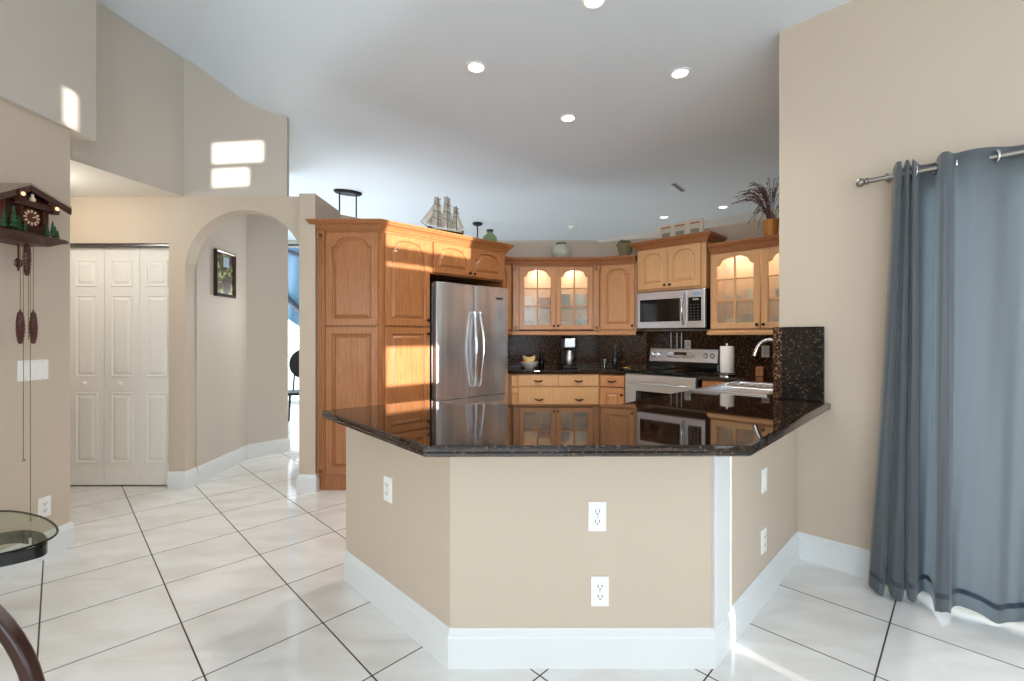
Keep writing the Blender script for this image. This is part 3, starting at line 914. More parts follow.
mo = thing('microwave', 'stainless over-the-range microwave with dark window and curved vertical handle', 'microwave', rr(0.045, 0.075) + (0,), -A45)
mwid = MW - 0.015
MB().box(0, mwid, 0.035, 0.39, 1.36, 1.745).build('body', STEELD, mo, bevel=0.003)
mdr = MB().box(0.0, mwid * 0.76, 0, 0.034, 1.362, 1.743).build('door', STEEL, mo, bevel=0.004)
MB().box(0.035, mwid * 0.66, -0.003, 0.001, 1.43, 1.665).build('window', BLACK, mdr, bevel=0.002)
cp_ = MB().box(mwid * 0.762, mwid, 0, 0.034, 1.362, 1.743).build('control_panel', STEEL, mo, bevel=0.004)
MB().box(mwid * 0.775, mwid * 0.955, -0.003, 0.001, 1.43, 1.665).build('keypad', BLACK, cp_, bevel=0.002)
for i in range(3):
    for k in range(6): MB().box(mwid * 0.80 + i * 0.036, mwid * 0.80 + i * 0.036 + 0.018, -0.0045, -0.002, 1.445 + k * 0.028, 1.453 + k * 0.028).build('button', STEELD, cp_)
MB().box(mwid * 0.84, mwid * 0.92, -0.0045, -0.002, 1.635, 1.652).build('clock_display', mat('display_grey', srgb(150, 165, 165), 0.3), cp_)
MB().lathe([(0.040, 0), (0.040, 0.003), (0.032, 0.0035), (0.001, 0.0035)], (mwid * 0.90, 0, 1.70), 24, 'y', 1.0, 0.55).build('oval_sticker', mat('sticker_blue', srgb(150, 175, 205), 0.4), cp_)
x = mwid * 0.715
MB().tube([(x, 0, 1.40)] + [(x, -0.02 - 0.03 * math.sin(math.pi * k / 10), 1.405 + 0.29 * k / 10) for k in range(11)] + [(x, 0, 1.70)], 0.011, 10).build('handle', CHROME, mdr, smooth=50)
MB().box(0.02, mwid - 0.02, 0.04, 0.37, 1.352, 1.36).build('vent_grille', BLACKM, mo)

GL = 0.80; GW = 0.96
gq = rr(GL, 0)
g2 = thing('glass_door_cabinet', 'oak wall cabinet with glazed arched doors right of the microwave', 'cabinet', (gq[0], gq[1], 0), -A45)
carcass(g2, GW, 0.33, UZ0, UZ1, shelves=(1.60, 1.84), m=OAK_LIT)
MB().box(0, 0.03, 0.0, 0.02, UZ0, UZ1).box(GW - 0.03, GW, 0, 0.02, UZ0, UZ1).box(0, GW, 0, 0.02, UZ1 - 0.02, UZ1).box(0, GW, 0, 0.02, UZ0, UZ0 + 0.02).build('face_frame', OAK_LIT, g2)
door(g2, 0.012, 0.455, UZ0 + 0.012, UZ1 - 0.012, 'glass', OAK_LIT, kn=(0.43, UZ0 + 0.05))
door(g2, 0.460, 0.93, UZ0 + 0.012, UZ1 - 0.012, 'glass', OAK_LIT, kn=(0.485, UZ0 + 0.05))
crown(g2, [(0, 0), (GW, 0)], UZ1 - 0.006)
rail(g2, [(0, 0.30), (0, 0), (GW, 0)], UZ0 - 0.046, m=OAK_LIT)

def top_board(par, poly, z): MB().prism(poly, z, z + 0.012).build('top_panel', OAK, par)
top_board(gc, [(0, 0.0), (1, 0), (1, 0.33), (0, 0.33)], 2.156)
top_board(dc, [(0.001, 0), (wd_ - 0.001, 0), (wd_ + 0.064, 0.32), (-0.064, 0.32)], 2.156)
top_board(g2, [(0, 0), (GW, 0), (GW, 0.33), (0, 0.33)], 2.156)
top_board(nu, [(0.0, 0), (wn_ - 0.001, 0), (wn_ - 0.066, 0.32), (0.06, 0.32)], 2.156)
top_board(fc, [(0, 0), (FW, 0), (FW, 0.62), (0, 0.62)], 2.210)
top_board(mc, [(0, 0), (MW, 0), (MW, 0.36), (0, 0.36)], 2.270)
top_board(pan, [(0, 0), L2(PC), L2(pe), L2(back), (0, 0.50)], 2.210)
# ---- dishes behind the glass
def bowl(name, frame, x, y, z, r, h, col, lab, cat):
    f = bpy.data.objects[frame] if isinstance(frame, str) else frame
    a = f.rotation_euler.z
    wx = f.location.x + x * math.cos(a) - y * math.sin(a); wy = f.location.y + x * math.sin(a) + y * math.cos(a)
    m = MATS.get(col[0]) or mat(col[0], col[1], 0.2)
    return wx, wy, z, m
def lathe_thing(name, prof, frame, x, y, z, colname, col, lab, cat, grp=None, n=20):
    wx, wy, z, m = bowl(name, frame, x, y, z, 0, 0, (colname, col), lab, cat)
    o = MB().lathe(prof, (0, 0, 0), n).build(name, m, smooth=40, loc=(wx, wy, z))
    return tag(o, lab, cat, grp)
def P_bowl(r, h): return [(r * 0.45, 0), (r * 0.5, 0.004), (r * 0.8, h * 0.4), (r, h), (r * 0.97, h), (r * 0.76, h * 0.42), (r * 0.3, 0.012), (0.001, 0.01)]
def P_can(r, h): return [(r * 0.96, 0), (r, 0.006), (r, h * 0.82), (r * 0.96, h * 0.85), (r * 0.98, h * 0.86), (r * 0.98, h * 0.95), (r * 0.3, h * 0.97), (r * 0.2, h), (0.001, h)]
def P_cup(r, h): return [(r * 0.7, 0), (r * 0.9, 0.01), (r, h), (r * 0.93, h), (r * 0.82, 0.015), (0.001, 0.013)]
S0, S1, S2 = UZ0 + 0.019, 1.604, 1.844
lathe_thing('serving_bowl', P_bowl(0.085, 0.10), gc, 0.185, 0.15, S0, 'green_glaze', srgb(38, 92, 66), 'dark green bowl on the bottom shelf of the central glass cabinet', 'bowl')
lathe_thing('serving_bowl', P_bowl(0.085, 0.085), gc, 0.385, 0.15, S0, 'cream_glaze', srgb(232, 226, 205), 'cream bowl on the bottom shelf behind the left glass door', 'bowl')
lathe_thing('canister', P_can(0.075, 0.15), gc, 0.185, 0.17, S1, 'cream_glaze', srgb(232, 226, 205), 'cream canister on the middle shelf behind the left glass door', 'canister')
lathe_thing('serving_bowl', P_bowl(0.095, 0.12), gc, 0.385, 0.15, S1, 'red_glaze', srgb(170, 70, 52), 'terracotta red bowl on the middle shelf of the central glass cabinet', 'bowl')
lathe_thing('canister', P_can(0.080, 0.17), gc, 0.605, 0.15, S1, 'blue_glaze', srgb(54, 84, 122), 'navy blue canister on the middle shelf of the central glass cabinet', 'canister')
lathe_thing('canister', P_can(0.080, 0.17), gc, 0.800, 0.15, S1, 'pale_glaze', srgb(178, 200, 214), 'pale blue canister on the middle shelf of the central glass cabinet', 'canister')
lathe_thing('serving_bowl', P_bowl(0.085, 0.10), gc, 0.605, 0.15, S0, 'white_glaze', srgb(225, 228, 226), 'white bowl on the bottom shelf behind the right glass door', 'bowl')
lathe_thing('serving_bowl', P_bowl(0.090, 0.12), gc, 0.800, 0.15, S0, 'teal_glaze', srgb(70, 120, 132), 'teal bowl on the bottom shelf of the central glass cabinet', 'bowl')
for i, (x, c, r, h, k, lb) in enumerate(((0.15, 'white_glaze', 0.06, 0.10, P_cup, 'white cup at the left of the bottom shelf in the right glass cabinet'), (0.32, 'grey_glaze', 0.075, 0.13, P_bowl, 'grey bowl on the bottom shelf of the right glass cabinet'),
                                  (0.60, 'pale_glaze', 0.08, 0.11, P_bowl, 'pale blue bowl at the right of the bottom shelf in the right glass cabinet'))):
    lathe_thing('cup' if k is P_cup else 'serving_bowl', k(r, h), g2, x, 0.16, S0, c, srgb(150, 156, 160), lb, 'cup' if k is P_cup else 'bowl')
for i, (x, c, r, h, k, lb) in enumerate(((0.16, 'cream_glaze', 0.08, 0.08, P_bowl, 'cream bowl on the middle shelf of the right glass cabinet'), (0.33, 'white_glaze', 0.055, 0.12, P_cup, 'white cup on the middle shelf of the right glass cabinet'),
                                  (0.60, 'teal_glaze', 0.075, 0.10, P_bowl, 'teal bowl on the middle shelf of the right glass cabinet'))):
    lathe_thing('cup' if k is P_cup else 'serving_bowl', k(r, h), g2, x, 0.16, S1, c, srgb(200, 200, 200), lb, 'cup' if k is P_cup else 'bowl')

# puck lights inside the glass-door cabinets
for fr_, xs_ in ((gc, (0.29, 0.71)), (g2, (0.23, 0.68))):
    for x in xs_:
        a_ = fr_.rotation_euler.z
        wx = fr_.location.x + x * math.cos(a_) - 0.12 * math.sin(a_); wy = fr_.location.y + x * math.sin(a_) + 0.12 * math.cos(a_)
        MB().lathe([(0.030, 0.0), (0.030, -0.008), (0.001, -0.010)], (x, 0.12, UZ1 - 0.019), 18).build('puck_light', PLASTIC, fr_, smooth=40)
        l = bpy.data.lights.new('puck_lamp', 'POINT'); l.energy = 3.2; l.shadow_soft_size = 0.03; l.color = (1.0, 0.88, 0.70)
        lo_ = bpy.data.objects.new('puck_lamp', l); lo_.location = (wx, wy, UZ1 - 0.06); COL.objects.link(lo_)
# ---- base cabinets of the back run
BZ = 0.868
B0, B1, B2, B3 = (-0.018, 4.887), (0.055, 4.92), (0.945, 4.92), (1.207, 4.803)
nb = thing('base_cabinet', 'narrow oak base cabinet sliver right beside the refrigerator', 'cabinet', (B0[0], B0[1], 0), ang(B0, B1))
wn2 = dist(B0, B1)
MB().prism([(0, 0.0), (wn2 - 0.001, 0), (wn2 - 0.10, 0.5), (wn2 - 0.35, 0.5)], 0.0, BZ).build('carcass', OAK_LIT, nb)
door(nb, 0.002, wn2 - 0.003, 0.735, 0.858, 'slab', OAK_LIT, name='drawer', pl=[(wn2 / 2, 0.795)] if False else None)
door(nb, 0.002, wn2 - 0.003, 0.12, 0.725, 'flat', OAK_LIT)
cb = thing('drawer_base_cabinet', 'oak base cabinet with two small drawers over a wide one, below coffee maker', 'cabinet', (B1[0], B1[1], 0), 0)
cw = B2[0] - B1[0]
MB().box(0, cw, 0, 0.58, 0.10, BZ).build('carcass', OAK_LIT, cb)
MB().box(0, cw, 0.06, 0.56, 0.0, 0.10).build('toe_kick', BLACKM, cb)
for i in range(2):
    door(cb, 0.012 + i * (cw - 0.024) / 2, 0.012 + (i + 1) * (cw - 0.024) / 2, 0.738, 0.860, 'slab', OAK_LIT, name='drawer', pl=[(0.012 + (i + 0.5) * (cw - 0.024) / 2, 0.800)])
door(cb, 0.012, cw - 0.012, 0.545, 0.730, 'slab', OAK_LIT, name='drawer', pl=[(0.012 + 0.25 * cw, 0.60), (cw * 0.75, 0.60)])
door(cb, 0.012, cw / 2, 0.115, 0.537, 'flat', OAK_LIT, kn=(cw / 2 - 0.03, 0.50))
door(cb, cw / 2, cw - 0.012, 0.115, 0.537, 'flat', OAK_LIT, kn=(cw / 2 + 0.03, 0.50))
db = thing('base_cabinet', 'honey oak corner base cabinet with a drawer left of the range', 'cabinet', (B2[0], B2[1], 0), ang(B2, B3))
wd2 = dist(B2, B3) - 0.01
MB().prism([(0.001, 0), (wd2, 0), (wd2 + 0.20, 0.5), (-0.09, 0.5)], 0.10, BZ).build('carcass', OAK, db)
MB().prism([(0.001, 0.06), (wd2, 0.06), (wd2 + 0.18, 0.48), (-0.08, 0.48)], 0.0, 0.10).build('toe_kick', BLACKM, db)
door(db, 0.012, wd2 - 0.006, 0.738, 0.860, 'slab', OAK_MIDLIT, name='drawer', pl=[(wd2 / 2, 0.800)])
door(db, 0.012, wd2 - 0.006, 0.115, 0.730, 'flat', OAK_MIDLIT, kn=(wd2 - 0.035, 0.66))

# counter of the back run
def pt(s, d): return ((s + d) / 2, (s - d) / 2)
fb = offset([B0, B1, B2, B3], -0.03)
RD = -3.598   # X-Y of the range's left side
Wb = [(Wk[1][0], Wk[1][1]), (Wk[2][0], Wk[2][1]), (Wk[3][0], Wk[3][1]), (Wk[4][0], Wk[4][1])]
e = 0.004
poly = [fb[0], fb[1], fb[2], pt(5.965, RD), pt(SR - 0.006, RD), (Wb[3][0] - 0.003, Wb[3][1] - e), (Wb[2][0], Wb[2][1] - e), (Wb[1][0], Wb[1][1] - e), (-0.33, 5.20)]
tag(slab('granite_worktop', poly, 0.870, 0.910, GRAN), 'polished dark granite worktop along the back wall under the coffee maker', 'worktop')
# splashbacks
sb = thing('granite_backsplash', 'speckled brown granite backsplash behind the coffee maker and range', 'backsplash', (0, 0, 0))
Ws = offset([Wk[i] for i in range(1, 6)], -0.002); Wf = offset([Wk[i] for i in range(1, 6)], -0.016)
Ws[-1] = pt(SR - 0.003, -1.18); Wf[-1] = pt(SR - 0.022, -1.18)
for i in range(1, len(Ws) - 1):
    MB().prism([Wf[i], Wf[i + 1], Ws[i + 1], Ws[i]], 0.911, 1.334).build('slab', SPLASH, sb)

# ---- range
RGW = 0.755
rq = pt(6.01, RD + 0.006)
rg = thing('range', 'stainless electric range with black glass cooktop under the microwave', 'stove', (rq[0], rq[1], 0), -A45)
MB().box(0, RGW, 0.0, 0.56, 0.02, 0.895).build('body', STEELD, rg, bevel=0.003)
MB().box(-0.002, RGW + 0.002, -0.03, 0.52, 0.897, 0.915).build('cooktop', BLACK, rg, bevel=0.003)
b = MB()
for cx, cy, r in ((0.20, 0.12, 0.10), (0.56, 0.12, 0.085), (0.20, 0.36, 0.08), (0.56, 0.36, 0.10)):
    b.lathe([(r, 0.9152), (r, 0.9158), (r - 0.006, 0.9158), (r - 0.006, 0.9152)], (cx, cy, 0), 28)
b.build('burner_rings', STEELD, rg)
od = MB().box(0.005, RGW - 0.005, -0.038, -0.001, 0.22, 0.885).build('oven_door', mat('satin_steel', srgb(205, 205, 203), 0.3, 0.85), rg, bevel=0.006)
MB().box(0.13, RGW - 0.13, -0.041, -0.037, 0.38, 0.72).build('oven_window', BLACK, od, bevel=0.002)
MB().tube([(0.07, -0.038, 0.80), (0.07, -0.075, 0.80), (0.10, -0.08, 0.80), (RGW - 0.10, -0.08, 0.80), (RGW - 0.07, -0.075, 0.80), (RGW - 0.07, -0.038, 0.80)], 0.012, 10).build('handle', STEEL, od, smooth=50)
MB().box(0.005, RGW - 0.005, -0.03, -0.001, 0.05, 0.21).build('warming_drawer', STEEL, rg, bevel=0.004)
bp_ = MB().loft([[(0, 0.50, 0.915), (RGW, 0.50, 0.915), (RGW, 0.56, 0.915), (0, 0.56, 0.915)], [(0, 0.50, 0.99), (RGW, 0.50, 0.99), (RGW, 0.56, 0.99), (0, 0.56, 0.99)],
                [(0, 0.475, 1.00), (RGW, 0.475, 1.00), (RGW, 0.56, 1.00), (0, 0.56, 1.00)], [(0, 0.505, 1.145), (RGW, 0.505, 1.145), (RGW, 0.56, 1.145), (0, 0.56, 1.145)]]).build('backguard', STEEL, rg, bevel=0.006)
MB().box(0.01, RGW - 0.01, 0.488, 0.501, 0.916, 0.985).build('backguard_vent', BLACK, rg)
def onbp(z): return 0.475 + (z - 1.0) * 0.03 / 0.145
for x in (0.055, 0.125, RGW - 0.125, RGW - 0.055):
    MB().lathe([(0.026, -0.003), (0.026, 0.006), (0.020, 0.010), (0.019, 0.028), (0.001, 0.029)], (x, onbp(1.075), 1.075), 18, 'y').build('control_knob', CHROME, rg, smooth=40)
MB().lathe([(0.062, -0.006), (0.062, 0.004), (0.055, 0.006), (0.001, 0.006)], (0.36, onbp(1.075), 1.075), 30, 'y', 2.6, 0.9).build('display_panel', mat('panel_silver', srgb(190, 192, 194), 0.25, 0.9), bp_, smooth=35)
MB().box(0.29, 0.43, onbp(1.08) - 0.009, onbp(1.08), 1.075, 1.108).build('clock_display', BLACK, bp_)

# ================================================================== sink and faucet
sn = thing('kitchen_sink', 'stainless double bowl sink set into the granite near the paper towels', 'sink', (SKC[0], SKC[1], 0.911), A45)
b = MB()
def rect(x0, x1, y0, y1, z): return [(x0, y0, z), (x1, y0, z), (x1, y1, z), (x0, y1, z)]
for x0, x1 in ((-0.375, -0.012), (0.012, 0.375)):
    b.loft([rect(x0, x1, -0.19, 0.19, 0.004), rect(x0 + 0.004, x1 - 0.004, -0.186, 0.186, -0.002), rect(x0 + 0.012, x1 - 0.012, -0.178, 0.178, -0.165), rect(x0 + 0.03, x1 - 0.03, -0.16, 0.16, -0.175)], False, True)
b.box(-0.405, 0.405, -0.225, -0.188, 0, 0.008).box(-0.405, 0.405, 0.188, 0.225, 0, 0.008).box(-0.405, -0.373, -0.19, 0.19, 0, 0.008).box(0.373, 0.405, -0.19, 0.19, 0, 0.008).box(-0.014, 0.014, -0.19, 0.19, 0, 0.007)
b.build('basin', STEEL, sn)
for x in (-0.19, 0.19):
    MB().lathe([(0.04, -0.174), (0.04, -0.171), (0.02, -0.172), (0.001, -0.173)], (x, 0, 0), 18).build('drain', CHROME, sn)
fq = sk(-0.12, -0.248)
fa = thing('kitchen_faucet', 'chrome gooseneck faucet arching over the sink beside the granite panel', 'faucet', (fq[0], fq[1], 0.911), A45)
MB().lathe([(0.028, 0), (0.028, 0.008), (0.018, 0.014), (0.016, 0.07), (0.012, 0.08), (0.001, 0.08)], (0, 0, 0), 18).build('base', CHROME, fa, smooth=40)
pts = [(0, 0, 0.05), (0, 0, 0.24)] + [(0, 0.085 - 0.085 * math.cos(math.pi * k / 12), 0.24 + 0.105 * math.sin(math.pi * k / 12)) for k in range(1, 11)] + [(0, 0.178, 0.235)]
MB().tube(pts, [0.012] * 10 + [0.013, 0.015, 0.017][:len(pts) - 10], 12).build('spout', CHROME, fa, smooth=50)
MB().tube([(0.0, 0, 0.06), (0.05, 0, 0.075), (0.09, 0, 0.10)], [0.008, 0.007, 0.006], 8).build('lever', CHROME, fa, smooth=50)
# dish rack items left of the sink
def at(px, py, z):
    Y = (CAM_H - z) * 455 / (py - 336); return ((px - 512) / 455 * Y, Y)
dr = at(706, 389.5, 0.96)
dr = sk(0.30, 0.26)
# small dish drainer tray with glasses
tr = thing('dish_tray', 'small chrome wire dish tray on the sink edge', 'tray', (sk(0.10, 0.0)[0], sk(0.10, 0.0)[1], 0.922), A45)
b = MB()
for k in range(9): b.tube([(-0.06, -0.17 + k * 0.0425, 0), (-0.055, -0.17 + k * 0.0425, 0), (0.055, -0.17 + k * 0.0425, 0), (0.06, -0.17 + k * 0.0425, 0)], 0.0025, 6)
b.tube([(-0.06, -0.18, 0), (-0.06, 0.18, 0)], 0.004, 6).tube([(0.06, -0.18, 0), (0.06, 0.18, 0)], 0.004, 6)
b.build('wire_frame', CHROME, tr)

# paper towel holder
pq = at(727, 376, 0.91)
ph = thing('paper_towel_holder', 'upright chrome holder with a white paper towel roll beside the range', 'paper towel holder', (pq[0], pq[1] - 0.0, 0.911))
MB().lathe([(0.085, 0), (0.085, 0.008), (0.07, 0.014), (0.012, 0.018), (0.008, 0.03), (0.007, 0.285), (0.012, 0.29), (0.012, 0.30), (0.001, 0.305)], (0, 0, 0), 24).build('stand', CHROME, ph, smooth=40)
MB().lathe([(0.02, 0.03), (0.058, 0.03), (0.060, 0.035), (0.060, 0.270), (0.058, 0.275), (0.02, 0.275)], (0, 0, 0), 28).build('paper_roll', TOWEL, ph, smooth=40)
b = MB(); b.lathe([(0.105, 0.018), (0.108, 0.022), (0.105, 0.026), (0.102, 0.022), (0.105, 0.018)], (0, 0, 0), 28); b.build('ring', CHROME, ph, smooth=50)
# brown wooden block by the faucet
bq = at(761, 376, 0.91)
o = tag(MB().box(-0.05, 0.05, -0.035, 0.035, 0, 0.085).build('wooden_sponge_box', OAK, bevel=0.006, loc=(bq[0], bq[1], 0.911), rot=A45), 'small brown wooden box on the counter behind the faucet', 'box')

# coffee maker on the back counter
cm = thing('coffee_maker', 'stainless and black drip coffee maker on the back counter', 'coffee maker', (0.665, 5.30, 0.911))
MB().box(-0.085, 0.085, -0.11, 0.10, 0, 0.03).build('base', BLACKM, cm, bevel=0.008)
MB().box(-0.085, 0.085, 0.03, 0.10, 0.03, 0.24).build('column', BLACKM, cm, bevel=0.006)
MB().prism([(-0.085, 0.10), (-0.09, -0.05), (-0.06, -0.10), (0.06, -0.10), (0.09, -0.05), (0.085, 0.10)], 0.235, 0.345).build('brew_head', STEEL, cm, bevel=0.008)
MB().lathe([(0.06, 0.345), (0.055, 0.362), (0.001, 0.365)], (0, 0, 0), 20).build('lid', BLACKM, cm, smooth=40)
cf = MB().lathe([(0.055, 0.032), (0.064, 0.05), (0.066, 0.12), (0.055, 0.18), (0.045, 0.205), (0.001, 0.206)], (0, -0.035, 0), 24).build('carafe', STEEL, cm, smooth=40)
MB().lathe([(0.047, 0.205), (0.05, 0.21), (0.05, 0.228), (0.001, 0.232)], (0, -0.035, 0), 20).build('carafe_lid', BLACKM, cf, smooth=40)
MB().tube([(0.03, -0.09, 0.19), (0.045, -0.125, 0.18), (0.048, -0.13, 0.12), (0.035, -0.10, 0.07)], 0.009, 8).build('carafe_handle', BLACKM, cf, smooth=50)
# bowl of bananas
bx = at(529.5, 368.5, 0.91)
fbw = tag(MB().lathe([(0.05, 0), (0.055, 0.006), (0.085, 0.03), (0.105, 0.075), (0.100, 0.076), (0.08, 0.034), (0.03, 0.012), (0.001, 0.011)], (0, 0, 0), 28).build('fruit_bowl', CERAM, smooth=40, loc=(bx[0], bx[1] + 0.03, 0.911)), 'white bowl of fruit on the back counter beside the refrigerator', 'bowl')
BAN = mat('banana_yellow', srgb(240, 210, 138), 0.45, var=0.12)
for i in range(3):
    a0 = -0.5 + i * 0.42
    pts = []
    for k in range(8):
        f = k / 7 - 0.5
        pts.append((f * 0.15 * math.cos(a0) - 0.005, f * 0.15 * math.sin(a0) * 0.6, 0.068 + 0.022 * i * 0.4 + 0.16 * f * f + 0.012 * i))
    o = MB().tube(pts, [0.004, 0.013, 0.017, 0.018, 0.018, 0.016, 0.011, 0.004], 7).build('banana', BAN, smooth=60, loc=(bx[0], bx[1] + 0.03, 0.911))
    tag(o, 'yellow banana lying in the white fruit bowl', 'banana', 'bananas in the fruit bowl')
APR = mat('orange_peel', srgb(226, 130, 60), 0.45, bump=0.2, bscale=200)
tag(MB().lathe([(0.001, -0.030), (0.017, -0.025), (0.028, -0.010), (0.030, 0), (0.028, 0.010), (0.017, 0.025), (0.001, 0.030)], (0, 0, 0), 18).build('orange', APR, smooth=60, loc=(bx[0] - 0.050, bx[1] + 0.05, 0.978)), 'orange fruit at the left side of the white bowl', 'orange')
# dark bottle, pepper mill, bottle in the corner, small glass, trivet
def small(name, px, py, prof, m, lab, cat, n=18, dy=0):
    q_ = at(px, py, 0.91)
    return tag(MB().lathe(prof, (0, 0, 0), n).build(name, m, smooth=40, loc=(q_[0], q_[1] + dy, 0.911)), lab, cat)
small('vase', 541.5, 367, [(0.03, 0), (0.034, 0.01), (0.03, 0.08), (0.014, 0.13), (0.013, 0.18), (0.018, 0.185), (0.001, 0.186)], BLACK, 'slim black bottle vase between fruit bowl and coffee maker', 'vase')
small('oil_bottle', 615, 368, [(0.026, 0), (0.028, 0.006), (0.028, 0.15), (0.011, 0.19), (0.010, 0.24), (0.013, 0.243), (0.013, 0.26), (0.001, 0.262)], mat('bottle_glass', srgb(30, 36, 46), 0.05, coat=0.6), 'tall dark glass bottle in the counter corner', 'bottle')
small('drinking_glass', 604.5, 367, [(0.026, 0), (0.030, 0.09), (0.0285, 0.09), (0.0245, 0.008), (0.001, 0.007)], GLASST, 'small clear glass on the counter right of the coffee maker', 'glass')
q_ = at(636, 372, 0.91)
tv = thing('trivet_stand', 'small gold wire trivet on the counter left of the range', 'trivet', (1.28, 5.06, 0.911))
b = MB()
for r in (0.035, 0.065, 0.09): b.tube([(r * math.cos(a * math.pi / 10), r * math.sin(a * math.pi / 10), 0.02) for a in range(21)], 0.003, 6)
b.build('wire_rings', mat('brass', srgb(190, 150, 90), 0.25, 1.0), tv)
b = MB()
for a in range(4): b.tube([(0.09 * math.cos(a * math.pi / 2), 0.09 * math.sin(a * math.pi / 2), 0.02), (0.095 * math.cos(a * math.pi / 2), 0.095 * math.sin(a * math.pi / 2), 0.0)], 0.003, 6)
b.build('feet', MATS['brass'], tv)

# utensils hanging on the backsplash behind the range + plug-in night light
def onbs(px):
    k = (px - 512) / 455; s = SR - 0.044; Y = s / (1 + k); return (k * Y, Y)
for i, (px, lab, kind) in enumerate(((671, 'slim steel spatula hanging on the backsplash, first from the left', 'spatula'), (677, 'broad steel cooking spoon hanging behind the range', 'spoon'), (681.5, 'steel ladle hanging nearest the night light', 'ladle'))):
    q_ = onbs(px)
    t_ = thing({'spatula': 'spatula', 'spoon': 'cooking_spoon', 'ladle': 'soup_ladle'}[kind], lab, kind, (q_[0], q_[1], 1.12), -A45)
    MB().tube([(0, 0, 0.20), (0, -0.002, 0.10), (0, 0, 0.0)], 0.005, 8).build('handle', STEEL, t_, smooth=50)
    MB().lathe([(0.001, -0.05), (0.012, -0.04), (0.020, -0.015), (0.016, 0.01), (0.004, 0.02), (0.001, 0.02)], (0, 0, 0), 14, 'z', 1.0, 0.35).build('head', STEEL if i else BLACK, t_, smooth=50)
tag(MB().box(-0.10, 0.10, 0.0, 0.012, 0.19, 0.205).build('utensil_rail', BLACKM, bevel=0.002, loc=(onbs(677)[0], onbs(677)[1], 1.12), rot=-A45), 'black utensil rail on the backsplash under the microwave', 'rail')
q_ = onbs(687.5)
nl = thing('night_light', 'white plug-in night light on the backsplash above the range', 'night light', (q_[0] + 0.004, q_[1] + 0.004, 1.18), -A45)
MB().box(-0.034, 0.034, -0.008, 0, -0.055, 0.055).build('outlet_plate', PLASTIC, nl, bevel=0.002)
MB().lathe([(0.024, 0.0), (0.026, 0.02), (0.018, 0.04), (0.001, 0.046)], (0, -0.006, 0.01), 18, 'y').build('lamp_shade', PLASTIC, nl, smooth=40)
ot = pt(SR - 0.0225, -1.95)
outlet(ot[0], ot[1], 1.13, -A45, 'white duplex outlet on the backsplash right of the paper towels')

# ================================================================== things on top of the cabinets
def profile_thing(name, px, k_line, z, prof, m, lab, cat, n=28, s=None):
    pass
def on_sd(px, s=None, d=None):
    k = (px - 512) / 455
    if s is not None: Y = s / (1 + k)
    else: Y = d / (k - 1)
    return (k * Y, Y)
q_ = on_sd(490, d=-5.02)
GG = mat('green_pottery', srgb(118, 142, 104), 0.35, var=0.15, vscale=14)
t_ = thing('pottery_vase', 'round green glazed vase with short neck on the refrigerator cabinet', 'vase', (q_[0], q_[1], 2.223))
MB().lathe([(0.035, 0), (0.06, 0.02), (0.078, 0.06), (0.070, 0.10), (0.036, 0.13), (0.028, 0.15), (0.036, 0.17), (0.033, 0.17), (0.022, 0.15), (0.001, 0.14)], (0, 0, 0), 28).build('body', GG, t_, smooth=50)
MB().lathe([(0.029, 0.148), (0.037, 0.168), (0.037, 0.174), (0.030, 0.174)], (0, 0, 0), 24).build('rim', mat('dark_rim', srgb(60, 66, 50), 0.4), t_, smooth=50)
# light pot on the glass cabinet
t_ = thing('pottery_vase', 'squat grey-white stoneware pot on the central glass cabinet', 'vase', (0.575, 5.33, 2.169))
MB().lathe([(0.05, 0), (0.085, 0.03), (0.108, 0.085), (0.100, 0.14), (0.060, 0.175), (0.050, 0.182), (0.054, 0.20), (0.048, 0.20), (0.040, 0.18), (0.001, 0.17)], (0, 0, 0), 30).build('body', mat('grey_stoneware', srgb(196, 196, 182), 0.6, var=0.12, vscale=18), t_, smooth=50)
MB().lathe([(0.055, 0.178), (0.057, 0.200), (0.049, 0.203), (0.047, 0.182)], (0, 0, 0), 24).build('rim', mat('stone_rim', srgb(120, 116, 100), 0.6), t_, smooth=50)
# small planter on the corner cabinet
q_ = on_sd(625, s=6.45)
t_ = thing('planter_pot', 'small weathered planter with plants on the corner cabinet', 'pot', (q_[0], q_[1], 2.169))
MB().lathe([(0.055, 0), (0.075, 0.07), (0.09, 0.13), (0.098, 0.135), (0.098, 0.155), (0.086, 0.155), (0.075, 0.12), (0.001, 0.12)], (0, 0, 0), 8).build('pot', mat('weathered_clay', srgb(128, 122, 92), 0.7, var=0.25, vscale=16), t_)
b = MB()
for i in range(26):
    a = random.uniform(0, 6.28); r = random.uniform(0, 0.06)
    x, y = r * math.cos(a), r * math.sin(a)
    b.tube([(x, y, 0.11), (x * 1.3, y * 1.3, 0.16 + random.uniform(0, 0.03)), (x * 1.7, y * 1.7, 0.18 + random.uniform(-0.01, 0.03))], [0.004, 0.010, 0.002], 5)
b.build('plants', mat('sage_plant', srgb(86, 96, 60), 0.7, var=0.3, vscale=20), t_, smooth=60)
